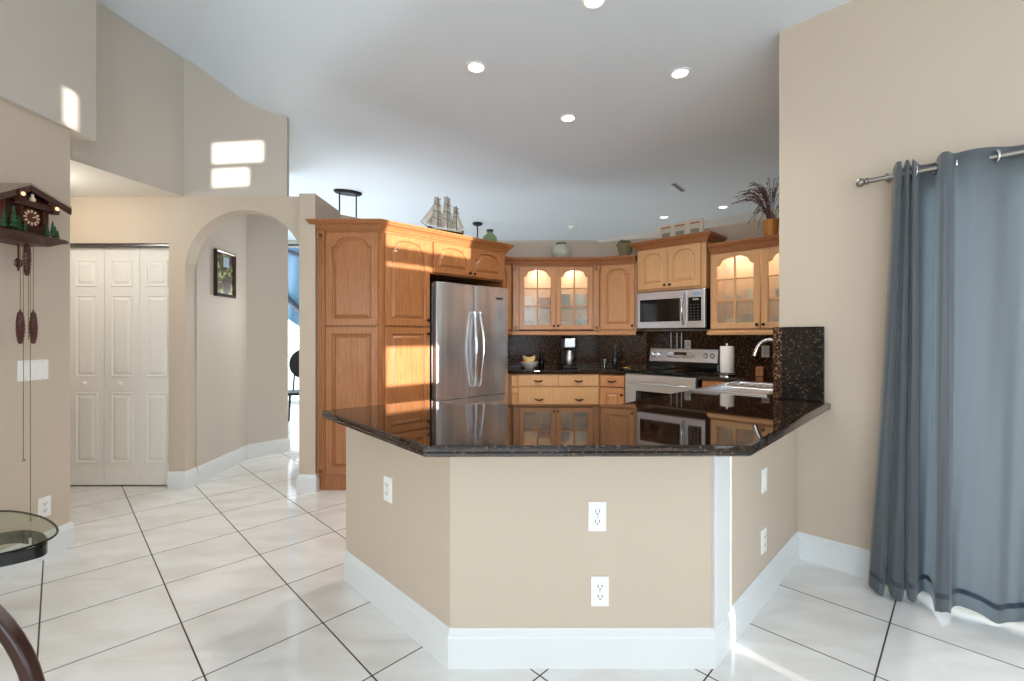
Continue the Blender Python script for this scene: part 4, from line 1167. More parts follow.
# triple picture frame leaning behind the microwave cabinet crown
q_ = on_sd(680, s=6.72)
t_ = thing('triple_picture_frame', 'cream triple picture frame standing above the microwave cabinet', 'picture frame', (q_[0], q_[1], 2.283), -A45)
b = MB(); b.box(-0.25, 0.25, 0, 0.02, 0.0, 0.225)
b.build('frame', mat('cream_frame', srgb(226, 214, 196), 0.6), t_, bevel=0.003)
for k in range(3):
    x = -0.16 + k * 0.16
    p_f = MB().box(x - 0.06, x + 0.06, -0.003, 0.001, 0.06, 0.205).build('picture', mat('cream_mat' if k == 0 else 'cream_mat%d' % k, srgb(214, 206, 190), 0.6), t_)
    MB().box(x - 0.052, x + 0.052, -0.006, -0.002, 0.182, 0.198).build('top_band', mat('rust_band' if k == 0 else 'rust_band%d' % k, srgb(178, 120, 96), 0.6), p_f)
    MB().box(x - 0.045, x + 0.045, -0.006, -0.002, 0.085, 0.13).build('sketch', mat('sketch_grey' if k == 0 else 'sketch_grey%d' % k, srgb(150, 144, 134), 0.6, var=0.3, vscale=40), p_f)

# vase of dried grasses
q_ = on_sd(771, s=6.48)
vz = 2.180
vv = thing('tapered_vase', 'amber wooden tapered vase on the right glass-door cabinet', 'vase', (q_[0], q_[1], 2.169))
MB().lathe([(0.046, 0), (0.050, 0.01), (0.066, 0.15), (0.068, 0.162), (0.060, 0.162), (0.045, 0.03), (0.001, 0.02)], (0, 0, 0), 10).build('body', mat('amber_wood', srgb(206, 138, 56), 0.35, var=0.2, vscale=9), vv, bevel=0.003)
PL = mat('plume_brown', srgb(112, 82, 78), 0.85, var=0.35, vscale=30)
b = MB()
for i in range(64):
    a = random.uniform(0, 2 * math.pi); lean = random.uniform(0.03, 0.26)
    if i % 2: a = random.uniform(2.3, 4.1); lean = random.uniform(0.10, 0.30)
    low = i % 5 == 0
    h_ = random.uniform(0.26, 0.40) * (1.15 - lean) * (0.55 if low else 1); droop = (0.30 if low else 0.10) * lean / 0.3
    pts = []
    for k in range(11):
        f = k / 10
        r = 0.02 + lean * (f ** 1.6)
        z = 0.08 + (h_ + 0.06) * (1 - (1 - f) ** 1.7) - droop * f ** 3
        pts.append(Vector((r * math.cos(a), r * math.sin(a), z)))
    b.tube(pts, 0.0013, 4)
    for k in range(5, 11):
        for q in range(3):
            d = (pts[k] - pts[k - 1]).normalized()
            off = Vector((random.uniform(-1, 1), random.uniform(-1, 1), random.uniform(-0.6, 0.6))) * 0.010
            p1_ = pts[k - 1].lerp(pts[k], q / 3)
            b.tube([p1_, p1_ + d * 0.014 + off * 0.6, p1_ + d * 0.030 + off], [0.0010, 0.0022, 0.0004], 4)
o = tag(b.build('dried_grass', PL, smooth=60, loc=(q_[0], q_[1], 2.19)), 'spray of dark dried grass plumes arching out of the amber vase', 'dried grass')

# model sailing ship on the refrigerator cabinet
q_ = on_sd(446, d=-5.12)
sh = thing('model_ship', 'white-sailed model tall ship on top of the refrigerator cabinet', 'model ship', (q_[0], q_[1], 2.223), A45 * 0.75)
SAIL = mat('sail_cloth', srgb(240, 236, 226), 0.8)
HULL = mat('ship_hull', srgb(70, 56, 34), 0.4); WH = mat('hull_white', srgb(232, 226, 205), 0.5)
lo = []
for k in range(13):
    f = k / 12; x = -0.19 + 0.38 * f
    wd_h = 0.034 * (math.sin(math.pi * min(1, 0.08 + f * 0.86)) ** 0.6)
    top = 0.095 + 0.018 * (2 * f - 1) ** 2; bot = 0.045 + 0.03 * abs(2 * f - 1) ** 3
    lo.append([(x, -wd_h, top), (x, -wd_h * 0.95, (top + bot) / 2 + 0.005), (x, -wd_h * 0.4, bot + 0.004), (x, 0, bot), (x, wd_h * 0.4, bot + 0.004), (x, wd_h * 0.95, (top + bot) / 2 + 0.005), (x, wd_h, top)])
MB().loft(lo).build('hull', HULL, sh, smooth=50)
MB().sweep([(0.001, 0.088), (0.004, 0.088), (0.004, 0.098), (0.001, 0.098)], [(-0.16, -0.030), (0.0, -0.034), (0.16, -0.028)]).build('hull_stripe', WH, sh)
MB().box(-0.06, -0.045, -0.03, 0.03, 0, 0.06).box(0.045, 0.06, -0.03, 0.03, 0, 0.06).box(-0.08, 0.08, -0.035, 0.035, 0, 0.01).build('display_stand', MAHOG, sh)
MAST = [(-0.085, 0.42), (0.02, 0.44), (0.115, 0.36)]
for mi, (mx_, mh) in enumerate(MAST):
    MB().tube([(mx_, 0, 0.09), (mx_, 0, mh)], [0.004, 0.002], 6).build('mast', HULL, sh)
    nz = 4
    z = 0.125
    for s_ in range(nz):
        hh = (mh - 0.14) / nz * (1.08 - 0.06 * s_); wd_s = (0.082 - 0.012 * s_) * (0.8 if mi == 2 else 1)
        lp = []
        for side in (0, 0.0015):
            pass
        g_ = 6; fr_, bk_ = [], []
        bs = MB(); vs_ = []
        for iz in range(g_ + 1):
            for iy in range(g_ + 1):
                fz, fy = iz / g_, iy / g_ * 2 - 1
                bulge = 0.016 * math.sin(math.pi * min(1, fz + 0.12)) * (1 - fy * fy * 0.8)
                ca, sa = math.cos(-1.15), math.sin(-1.15); lx, ly = -0.006 - bulge, fy * wd_s
                vs_.append((mx_ + lx * ca - ly * sa, lx * sa + ly * ca, z + hh * 0.93 * fz))
        m_ = len(vs_)
        vs2 = [(x + 0.0015, y, zz) for x, y, zz in vs_]
        fs_ = []
        for iz in range(g_):
            for iy in range(g_):
                a = iz * (g_ + 1) + iy
                fs_.append((a, a + 1, a + g_ + 2, a + g_ + 1)); fs_.append((m_ + a, m_ + a + g_ + 1, m_ + a + g_ + 2, m_ + a + 1))
        bs.add(vs_ + vs2, fs_).build('sail', SAIL, sh, smooth=60)
        z += hh
        MB().tube([(mx_ - wd_s * 1.06 * 0.867, -wd_s * 1.06 * 0.497, z - 0.006), (mx_ + wd_s * 1.06 * 0.867, wd_s * 1.06 * 0.497, z - 0.006)], 0.0022, 6).build('yard', HULL, sh)
MB().tube([(-0.18, 0, 0.10), (-0.265, 0, 0.145)], [0.004, 0.002], 6).build('bowsprit', HULL, sh)
for (a_, c_, d_) in (((-0.26, 0, 0.143), (-0.09, 0, 0.38), (-0.12, 0.0, 0.14)), ((-0.22, 0, 0.125), (-0.09, 0, 0.30), (-0.10, 0.0, 0.13)), ((0.12, 0, 0.13), (0.12, 0, 0.28), (0.21, 0, 0.14))):
    MB().add([a_, c_, d_, tuple(Vector(a_) + Vector((0, .002, 0))), tuple(Vector(c_) + Vector((0, .002, 0))), tuple(Vector(d_) + Vector((0, .002, 0)))], [(0, 1, 2), (3, 5, 4), (0, 3, 4, 1), (1, 4, 5, 2), (2, 5, 3, 0)]).build('jib_sail', SAIL, sh)
b = MB()
for x, z in ((-0.085, 0.39), (0.02, 0.42), (0.115, 0.34)):
    for s_ in (-1, 1): b.tube([(x, 0, z), (x + 0.05, s_ * 0.03, 0.10)], 0.0012, 4)
b.tube([(-0.262, 0, 0.144), (-0.085, 0, 0.39)], 0.0012, 4).tube([(-0.085, 0, 0.39), (0.02, 0, 0.42)], 0.0012, 4).tube([(0.02, 0, 0.42), (0.19, 0, 0.14)], 0.0012, 4)
b.build('rigging', HULL, sh)

# ================================================================== ceiling fixtures
CZ = 3.09
def ceil_at(px, py, z=CZ):
    Y = (z - CAM_H) * 455 / (336 - py); return ((px - 512) / 455 * Y, Y)
EMW = mat('lamp_lens', (1, 1, 1, 1), 0.4, emit=(1.0, 0.95, 0.86, 1), estr=9.0)
RIM = mat('lamp_rim', srgb(245, 245, 245), 0.4)
spots = [(476, 67, 'recessed ceiling light left of the kitchen group'), (680, 73, 'recessed ceiling light above the right of the kitchen'), (568, 118, 'recessed ceiling light farthest back in the kitchen group'),
         (594, 0, 'recessed ceiling light at the top edge above the peninsula'), (664, 217, 'small far recessed light above the microwave cabinet crown'), (723, 207, 'small far recessed light beside the dried grass'),]
proto = None
for i, (px, py, lab) in enumerate(spots):
    q_ = ceil_at(px, py)
    if proto is None:
        proto = thing('recessed_light', lab, 'ceiling light', (q_[0], q_[1], CZ), 0, 'recessed ceiling lights')
        MB().lathe([(0.068, 0.0), (0.068, -0.006), (0.060, -0.008), (0.052, -0.006), (0.050, 0.0)], (0, 0, 0), 28).build('trim_ring', RIM, proto, smooth=40)
        MB().lathe([(0.051, -0.001), (0.051, -0.003), (0.001, -0.004)], (0, 0, 0), 24).build('lens', EMW, proto)
    else:
        copy_thing(proto, (q_[0], q_[1], CZ), 0, lab)
    l = bpy.data.lights.new('recessed_lamp', 'SPOT'); l.energy = 58 if i < 4 else 40; l.spot_size = math.radians(140); l.spot_blend = 0.8
    l.shadow_soft_size = 0.05; l.color = (1.0, 0.93, 0.82)
    lo_ = bpy.data.objects.new('recessed_lamp', l); lo_.location = (q_[0], q_[1], CZ - 0.012); COL.objects.link(lo_)
# smoke detector, air register
q_ = ceil_at(573, 226.5)
tag(MB().lathe([(0.07, 0), (0.068, -0.02), (0.05, -0.032), (0.001, -0.034)], (0, 0, 0), 24).build('smoke_detector', PLASTIC, smooth=40, loc=(q_[0], q_[1], CZ)), 'small white smoke detector on the far ceiling above the stoneware pot', 'smoke detector')
q_ = ceil_at(678, 187)
t_ = thing('air_register', 'slim grey ceiling air register in the middle of the kitchen ceiling', 'air vent', (q_[0], q_[1], CZ), 0.9)
MB().box(-0.20, 0.20, -0.035, 0.035, -0.006, 0).build('frame', CEIL, t_, bevel=0.002)
b = MB()
for k in range(2): b.box(-0.18, 0.18, -0.022 + k * 0.025, -0.006 + k * 0.025, -0.013, -0.005)
b.build('louvre', mat('register_grey', srgb(130, 134, 138), 0.5), t_)
# dining pendants in the far room
q_ = ceil_at(348, 191.5)
t_ = thing('pendant_light', 'black oval pendant canopy with two rods beyond the kitchen ledge', 'pendant light', (q_[0], q_[1], CZ), 0.5)
MB().lathe([(0.17, 0), (0.17, -0.02), (0.15, -0.035), (0.001, -0.035)], (0, 0, 0), 28, 'z', 1, 0.5).build('canopy', BLACKM, t_, smooth=40)
for x in (-0.10, 0.10):
    MB().tube([(x, 0, -0.03), (x, 0, -1.25)], 0.009, 8).build('rod', BLACKM, t_)
MB().box(-0.45, 0.45, -0.035, 0.035, -1.30, -1.25).build('light_bar', BLACKM, t_, bevel=0.005)
for k in range(4):
    MB().lathe([(0.03, 0), (0.055, -0.12), (0.052, -0.12), (0.028, -0.01)], (-0.36 + k * 0.24, 0, -1.30), 18).build('lamp_shade', CERAM, t_, smooth=40)
l = bpy.data.lights.new('pendant_lamp', 'POINT'); l.energy = 45; l.shadow_soft_size = 0.15; l.color = (1.0, 0.97, 0.93)
lo_ = bpy.data.objects.new('pendant_lamp', l); lo_.location = (q_[0], q_[1], CZ - 1.5); COL.objects.link(lo_)
q_ = ceil_at(477.5, 223)
t_ = thing('pendant_light', 'single black rod pendant beyond the ledge beside the green vase', 'pendant light', (q_[0], q_[1], CZ), 0)
MB().lathe([(0.08, 0), (0.08, -0.02), (0.06, -0.04), (0.001, -0.04)], (0, 0, 0), 24).build('canopy', BLACKM, t_, smooth=40)
MB().tube([(0, 0, -0.03), (0, 0, -0.9)], 0.010, 8).build('rod', BLACKM, t_)
MB().lathe([(0.02, -0.88), (0.05, -0.92), (0.16, -1.10), (0.155, -1.10), (0.045, -0.93), (0.001, -0.92)], (0, 0, 0), 24).build('lamp_shade', BLACKM, t_, smooth=40)

hl = thing('hall_fill_dome', 'added unseen dome fill lamp in the closet hall behind the clock wall', 'ceiling lamp', (-3.45, 3.10, 2.445))  # added fixture, out of view, dressing the hall fill
MB().lathe([(0.15, 0), (0.15, -0.015), (0.13, -0.02)], (0, 0, 0), 28).build('rim', RIM, hl, smooth=40)
MB().lathe([(0.13, -0.018), (0.115, -0.055), (0.07, -0.085), (0.001, -0.095)], (0, 0, 0), 28).build('dome', EMW, hl, smooth=60)
l = bpy.data.lights.new('hall_fill', 'POINT'); l.energy = 12; l.shadow_soft_size = 0.12; l.color = (1.0, 0.95, 0.86)  # unseen point lamp added to brighten the closet doors
lo_ = bpy.data.objects.new('hall_fill', l); lo_.location = (-3.45, 3.10, 2.28); COL.objects.link(lo_)
# ================================================================== picture in the hall
k0 = (213 - 512) / 455; k1 = (233.5 - 512) / 455
def hallw(px):
    k = (px - 512) / 455   # line X=-2.72 -0.0497*(Y-3.93)
    Y = (-2.72 + 0.0497 * 3.93) / (k + 0.0497); return (k * Y, Y)
a_, c_ = hallw(213.5), hallw(233.5)
hz0 = CAM_H + (336 - 298.5) * c_[1] / 455; hz1 = CAM_H + (336 - 248.5) * a_[1] / 455
wdt = dist(a_, c_)
pf = thing('framed_picture', 'dark-framed tropical painting hanging in the hall beyond the arch', 'picture', (a_[0] + 0.003, a_[1], hz0), math.pi / 2 + 0.05)
hh = hz1 - hz0
b = MB()
lp = []
for i_, y_ in ((0, 0), (0, -0.022), (0.008, -0.028), (0.022, -0.022), (0.030, -0.012), (0.030, -0.004)):
    lp.append([(i_, y_, i_), (wdt - i_, y_, i_), (wdt - i_, y_, hh - i_), (i_, y_, hh - i_)])
b.loft(lp, False, False).build('frame', MAHOG, pf)
def painting():
    m = bpy.data.materials.new('tropical_painting'); m.use_nodes = True; nt = m.node_tree
    b_ = nt.nodes['Principled BSDF']; tc = nt.nodes.new('ShaderNodeTexCoord')
    n = nt.nodes.new('ShaderNodeTexNoise'); n.inputs['Scale'].default_value = 13; n.inputs['Detail'].default_value = 3; n.inputs['Distortion'].default_value = 1.2
    nt.links.new(tc.outputs['Object'], n.inputs['Vector'])
    r = nt.nodes.new('ShaderNodeValToRGB'); e_ = r.color_ramp.elements
    e_[0].position = 0.38; e_[0].color = srgb(30, 26, 20); e_[1].position = 0.66; e_[1].color = srgb(206, 196, 140)
    x_ = e_.new(0.46); x_.color = srgb(92, 50, 28); x_ = e_.new(0.52); x_.color = srgb(70, 104, 56); x_ = e_.new(0.60); x_.color = srgb(150, 166, 110)
    nt.links.new(n.outputs['Fac'], r.inputs['Fac']); nt.links.new(r.outputs['Color'], b_.inputs['Base Color'])
    b_.inputs['Roughness'].default_value = 0.4
    return m
cv = MB().box(0.028, wdt - 0.028, -0.008, -0.002, 0.028, hh - 0.028).build('canvas', painting(), pf)
MB().box(wdt * 0.42, wdt * 0.70, -0.0095, -0.0075, hh * 0.66, hh * 0.88).build('painted_sky', mat('sky_patch', srgb(170, 190, 214), 0.4, var=0.1), pf)

# ================================================================== drape, window and chair glimpsed beyond the arch
dq = (-3.62, 7.6)
dp = thing('swag_drape', 'pale blue swag drape with dark trim seen through the arch', 'drape', (dq[0], dq[1], 0))
b = MB(); n_ = 24; rows = 16
vs_ = []
for r_ in range(rows + 1):
    fz = r_ / rows
    for k in range(n_ + 1):
        fx = k / n_
        x = -0.55 + 1.1 * fx
        ztop = 2.75; zbot = 1.95 - 0.95 * fx
        z = ztop + (zbot - ztop) * fz
        y = 0.05 * math.sin(fx * 20 + fz * 3) * (0.3 + 0.7 * fz)
        vs_.append((x, y, z))
m_ = len(vs_); vs2 = [(x, y + 0.006, z) for x, y, z in vs_]
fs_ = []
for r_ in range(rows):
    for k in range(n_):
        a = r_ * (n_ + 1) + k
        fs_.append((a, a + 1, a + n_ + 2, a + n_ + 1)); fs_.append((m_ + a, m_ + a + n_ + 1, m_ + a + n_ + 2, m_ + a + 1))
b.add(vs_ + vs2, fs_).build('fabric', DRAPE, dp, smooth=60)
MB().tube([(-0.55 + 1.1 * k / 10, -0.065, 2.28 - 0.95 * k / 10) for k in range(11)], 0.055, 8).build('dark_trim', CURTD, dp, smooth=60)
MB().tube([(-0.55 + 1.1 * k / 10, -0.06, 2.86 - 0.42 * k / 10) for k in range(11)], 0.035, 8).build('upper_trim', CURTD, dp, smooth=60)
MB().tube([(-0.6, 0, 2.80), (0.6, 0, 2.80)], 0.015, 8).build('rod', BLACKM, dp)
for x_ in (-0.57, 0.57):
    MB().tube([(x_, 0, 2.80), (x_, 0, 3.09)], 0.008, 8).build('rod_bracket', BLACKM, dp)
# black dining chair
chx, chy = -3.10, 6.7
ch = thing('dining_chair', 'black dining chair partly seen through the arch opening', 'chair', (chx, chy, 0), 0.3)
MB().box(-0.21, 0.21, -0.21, 0.21, 0.43, 0.47).build('seat', BLACKM, ch, bevel=0.01)
MB().lathe([(0.001, -0.012), (0.19, -0.012), (0.20, 0), (0.19, 0.012), (0.001, 0.012)], (0, 0.20, 0.86), 28, 'y', 1, 1.1).build('backrest', BLACKM, ch, smooth=40)
for sx_ in (-1, 1):
    for sy_ in (-1, 1):
        MB().tube([(sx_ * 0.18, sy_ * 0.18, 0.43), (sx_ * 0.20, sy_ * 0.20, 0)], [0.018, 0.012], 8).build('leg', BLACKM, ch)
    MB().tube([(sx_ * 0.14, 0.19, 0.46), (sx_ * 0.12, 0.20, 0.74)], 0.012, 8).build('back_post', BLACKM, ch)

# ================================================================== cuckoo clock (local: x along the wall away from the camera, y into the wall)
CY = 2.392
ck = thing('cuckoo_clock', 'carved dark wooden chalet cuckoo clock on the left wall', 'clock', (XL, CY, 1.90), math.pi / 2)
DW = mat('clock_wood', srgb(62, 28, 18), 0.4, var=0.3, vscale=25)
DW2 = mat('clock_roof', srgb(158, 142, 124), 0.6, var=0.15, vscale=30)
RD_ = mat('clock_red', srgb(96, 26, 18), 0.4, var=0.2, vscale=20)
MB().prism([(-0.115, 0), (0.105, 0), (0.105, -0.15), (-0.115, -0.15)], -0.085, 0.115).build('house_body', DW, ck, bevel=0.003)
MB().box(-0.118, -0.114, -0.14, -0.01, -0.08, 0.10).build('side_wall', RD_, ck)
# roof: two slopes, ridge perpendicular to the wall
for s_, nm in ((-1, 'roof_slope'), (1, 'roof_slope')):
    z_r = 0.185; xe = 0.205 * s_ if s_ < 0 else 0.155
    b = MB()
    b.loft([[(0, 0.0, z_r), (0, -0.165, z_r), (0, -0.165, z_r - 0.014), (0, 0, z_r - 0.014)],
            [(xe, 0.0, z_r - abs(xe) * 0.52), (xe, -0.225, z_r - abs(xe) * 0.52), (xe, -0.225, z_r - abs(xe) * 0.52 - 0.014), (xe, 0, z_r - abs(xe) * 0.52 - 0.014)]])
    b.build(nm, DW2, ck)
    MB().loft([[(0, -0.160, z_r - 0.012), (0, -0.166, z_r - 0.012), (0, -0.166, z_r - 0.045), (0, -0.160, z_r - 0.045)],
               [(xe, -0.215, z_r - abs(xe) * 0.52 - 0.012), (xe, -0.226, z_r - abs(xe) * 0.52 - 0.012), (xe, -0.226, z_r - abs(xe) * 0.52 - 0.045), (xe, -0.215, z_r - abs(xe) * 0.52 - 0.045)]]).build('barge_board', DW, ck)
MB().add([(-0.115, -0.148, 0.112), (0.105, -0.148, 0.112), (0.0, -0.148, 0.172), (-0.115, -0.13, 0.112), (0.105, -0.13, 0.112), (0.0, -0.13, 0.172)],
         [(0, 1, 2), (3, 5, 4), (0, 3, 4, 1), (1, 4, 5, 2), (2, 5, 3, 0)]).build('gable', BLACKM, ck)
MB().box(-0.10, 0.10, -0.19, -0.14, 0.052, 0.060).box(-0.10, 0.10, -0.19, -0.184, 0.060, 0.082).build('balcony', DW, ck, bevel=0.001)
MB().loft([[(-0.155, 0.0, -0.085), (0.15, 0, -0.085), (0.15, -0.20, -0.085), (-0.155, -0.20, -0.085)], [(-0.165, 0.0, -0.098), (0.16, 0, -0.098), (0.16, -0.21, -0.098), (-0.165, -0.21, -0.098)],
           [(-0.10, 0, -0.13), (0.11, 0, -0.13), (0.11, -0.15, -0.13), (-0.10, -0.15, -0.13)]]).build('base_ledge', DW, ck, bevel=0.002)
MB().loft([[(0.10, -0.06, -0.09), (0.205, -0.10, -0.09), (0.205, -0.16, -0.09), (0.10, -0.19, -0.09)], [(0.10, -0.06, -0.102), (0.205, -0.10, -0.097), (0.205, -0.16, -0.097), (0.10, -0.19, -0.102)]]).build('side_ledge', DW, ck)
di = MB().lathe([(0.046, 0.150), (0.046, 0.162), (0.040, 0.165), (0.001, 0.165)], (0, 0, 0.002), 32, 'y').build('dial', mat('dial_brown', srgb(98, 44, 26), 0.4), ck, smooth=35)
IV = mat('ivory', srgb(236, 214, 180), 0.4)
for k in range(12):
    a = k * math.pi / 6
    MB().box(-0.0035, 0.0035, -0.0015, 0.0015, -0.007, 0.007).build('numeral', IV, di)
    n_o = di.children[-1] if False else bpy.context.scene.objects[-1] if False else [c for c in di.children][-1]
    n_o.location = (0.033 * math.sin(a), -0.1665, 0.002 + 0.033 * math.cos(a)); n_o.rotation_euler = (0, a, 0)
for ln, a in ((0.022, math.radians(62)), (0.030, math.radians(75))):
    MB().tube([(0, -0.169, 0.002), (ln * math.sin(a), -0.169, 0.002 + ln * math.cos(a))], [0.002, 0.001], 5).build('hand', IV, di)
GRN = mat('fir_green', srgb(38, 74, 40), 0.7, var=0.3, vscale=40)
def fir(x, y, z, h, r):
    b = MB()
    for k in range(4):
        z0_ = z + h * (0.12 + k * 0.21); b.lathe([(r * (1 - k * 0.2), 0), (r * (0.35 - k * 0.06), h * 0.22), (0.0008, h * 0.28)], (x, y, z0_), 9)
    b.tube([(x, y, z), (x, y, z + h * 0.2)], 0.003, 5)
    b.build('fir_tree', GRN, ck)
for x, y, h, r in ((-0.135, -0.17, 0.10, 0.018), (-0.105, -0.185, 0.12, 0.020), (-0.078, -0.18, 0.085, 0.018), (-0.055, -0.19, 0.055, 0.014), (0.062, -0.185, 0.07, 0.015), (0.085, -0.19, 0.09, 0.016), (0.128, -0.16, 0.075, 0.015), (0.172, -0.13, 0.062, 0.014)):
    fir(x, y, -0.087, h, r)
for x in (-0.056, 0.056): MB().box(x - 0.006, x + 0.006, -0.175, -0.150, -0.03, 0.05).build('carved_post', DW, ck)
for x, z in ((-0.075, 0.105), (0.098, 0.075)):
    MB().box(x - 0.016, x + 0.016, -0.20, -0.16, z - 0.03, z + 0.02).build('lantern_box', DW, ck, bevel=0.002)
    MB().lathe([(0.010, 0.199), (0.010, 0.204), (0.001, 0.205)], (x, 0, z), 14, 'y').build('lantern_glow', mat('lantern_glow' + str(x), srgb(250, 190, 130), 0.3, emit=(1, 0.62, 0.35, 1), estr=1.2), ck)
MB().lathe([(0.012, 0), (0.014, 0.012), (0.006, 0.026), (0.007, 0.036), (0.001, 0.04)], (-0.005, -0.175, 0.085), 12).build('dancing_figure', IV, ck, smooth=50)
CHM = mat('chain_brass', srgb(110, 90, 62), 0.4, 0.8)
CONE = mat('cone_brown', srgb(70, 28, 20), 0.4, var=0.2, vscale=40)
def chain(x, y, z0_, z1_): MB().tube([(x, y, z0_), (x, y, z1_)], 0.0016, 5).build('chain', CHM, ck)
def cone(x, y, zt, h):
    pr = [(0.002, 0.012), (0.006, 0.006)]
    prof = [(0.001, 0)]
    for k in range(9):
        f = (k + 0.5) / 9; r = 0.019 * math.sin(math.pi * (0.12 + 0.80 * f)) ** 0.6
        prof += [(r * 0.86, -h * f), (r, -h * (f + 0.03))]
    prof += [(0.001, -h)]
    wt = MB().lathe(prof, (x, y, zt), 12).build('pine_cone_weight', CONE, ck, smooth=30)
    MB().lathe([(0.005, 0.006), (0.007, 0.0), (0.001, -0.002)], (x, y, zt), 8).build('hook', CHM, wt)
def ckz(py, Y=2.40): return CAM_H + (336 - py) * Y / 455 - 1.90
def ckx(px, off=0.13):
    k = (px - 512) / 455; return (XL + off) / k - CY
for px, zt, zb, on_ in ((20.5, 311, 344, 1), (33.5, 311, 344, 1), (27, 243, 276, 1)):
    cone(ckx(px), -0.13, ckz(zt), ckz(zt) - ckz(zb))
chain(ckx(20.5), -0.13, -0.10, ckz(311)); chain(ckx(23.5), -0.13, -0.10, ckz(458)); chain(ckx(33.5), -0.13, -0.10, ckz(311)); chain(ckx(30.5), -0.13, -0.10, ckz(520)); chain(ckx(27), -0.13, -0.10, ckz(243)); chain(ckx(28.5), -0.13, -0.10, ckz(340))
for px, py in ((24, 458), (31, 520)):
    MB().tube([(ckx(px) + 0.007 * math.cos(a * 0.7854), -0.13, ckz(py) - 0.007 + 0.007 * math.sin(a * 0.7854)) for a in range(9)], 0.0018, 5).build('chain_ring', CHM, ck)
MB().tube([(ckx(18.5, 0.05), -0.05, -0.10), (ckx(18.5, 0.05), -0.05, ckz(270))], 0.004, 6).build('pendulum_rod', DW, ck)
MB().lathe([(0.001, -0.006), (0.018, -0.006), (0.022, 0), (0.018, 0.006), (0.001, 0.006)], (ckx(18.5, 0.05), -0.05, ckz(262)), 9, 'y', 1, 1.3).build('pendulum_leaf', DW, ck)

# ================================================================== glass side table
ox, oy = -2.20, 1.93
gt = thing('glass_side_table', 'oval clear glass side table with dark base under the cuckoo clock', 'side table', (ox, oy, 0))
TZ = 0.45
def tb(px, py, z=TZ): q__ = at(px, py, z); return (q__[0] - ox, q__[1] - oy)
out = [tb(0, 510), tb(15, 510.5), tb(30, 513), tb(44, 517), tb(54, 523), tb(57.5, 529), tb(54, 535), tb(40, 542), tb(20, 548), tb(0, 553), tb(-60, 566), tb(-140, 575), tb(-200, 560), tb(-190, 538), tb(-130, 518), tb(-60, 511)]
sm = []
for i in range(len(out)):
    p_0, p_1, p_2, p_3 = [Vector(out[(i + j - 1) % len(out)]) for j in range(4)]
    for f in (0, 1 / 3, 2 / 3):
        sm.append(tuple(0.5 * ((2 * p_1) + (-p_0 + p_2) * f + (2 * p_0 - 5 * p_1 + 4 * p_2 - p_3) * f * f + (-p_0 + 3 * p_1 - 3 * p_2 + p_3) * f ** 3)))
MB().prism(sm, TZ - 0.010, TZ).build('glass_top', GLASST, gt, bevel=0.003)
cen = (sum(p[0] for p in sm) / len(sm), sum(p[1] for p in sm) / len(sm))
ins = [(cen[0] + (x - cen[0]) * 0.86, cen[1] + (y - cen[1]) * 0.80) for x, y in sm]
ring_o = [(cen[0] + (x - cen[0]) * 1.002, cen[1] + (y - cen[1]) * 1.002) for x, y in sm]
MB().tube([(x, y, TZ - 0.005) for x, y in ring_o + ring_o[:1]], 0.0045, 6).build('edge_band', BLACK, gt, smooth=50)
rp = [tb(48, 540, 0.438), tb(42, 532.5, 0.438), tb(24, 530, 0.438), tb(0, 533, 0.438), tb(-60, 543, 0.438), tb(-130, 556, 0.438), tb(-150, 570, 0.438), tb(-70, 567, 0.438), tb(0, 556, 0.438), tb(28, 550, 0.438), tb(43, 545.5, 0.438)]
rs_ = []
for i in range(len(rp)):
    p_0, p_1, p_2, p_3 = [Vector(rp[(i + j - 1) % len(rp)]) for j in range(4)]
    for f in (0, 1 / 3, 2 / 3):
        rs_.append(tuple(0.5 * ((2 * p_1) + (-p_0 + p_2) * f + (2 * p_0 - 5 * p_1 + 4 * p_2 - p_3) * f * f + (-p_0 + 3 * p_1 - 3 * p_2 + p_3) * f ** 3)))
rc = (sum(p[0] for p in rs_) / len(rs_), sum(p[1] for p in rs_) / len(rs_))
ri_ = [(rc[0] + (x - rc[0]) * 0.90, rc[1] + (y - rc[1]) * 0.80) for x, y in rs_]
MB().loft([[(x, y, TZ - 0.055) for x, y in rs_], [(x, y, TZ - 0.012) for x, y in rs_], [(x, y, TZ - 0.012) for x, y in ri_], [(x, y, TZ - 0.055) for x, y in ri_]], ring=True).build('top_frame', BLACK, gt)
MB().box(-0.30, -0.02, -0.012, 0.012, TZ - 0.055, TZ - 0.02).build('cross_bar', BLACK, gt)
MB().lathe([(0.12, 0), (0.12, 0.02), (0.05, 0.05), (0.035, 0.20), (0.05, 0.36), (0.10, TZ - 0.066), (0.001, TZ - 0.065)], (cen[0] - 0.02, cen[1], 0), 28).build('pedestal', BLACK, gt, smooth=40)
MB().box(-0.006, 0.006, -0.002, 0.003, -0.022, 0.022).build('chrome_tab', CHROME, gt)
tabq = tb(33, 541, TZ - 0.03)
[c for c in gt.children if c.name.startswith('chrome_tab')][0].location = (tabq[0] * 0.95, tabq[1], TZ - 0.038)

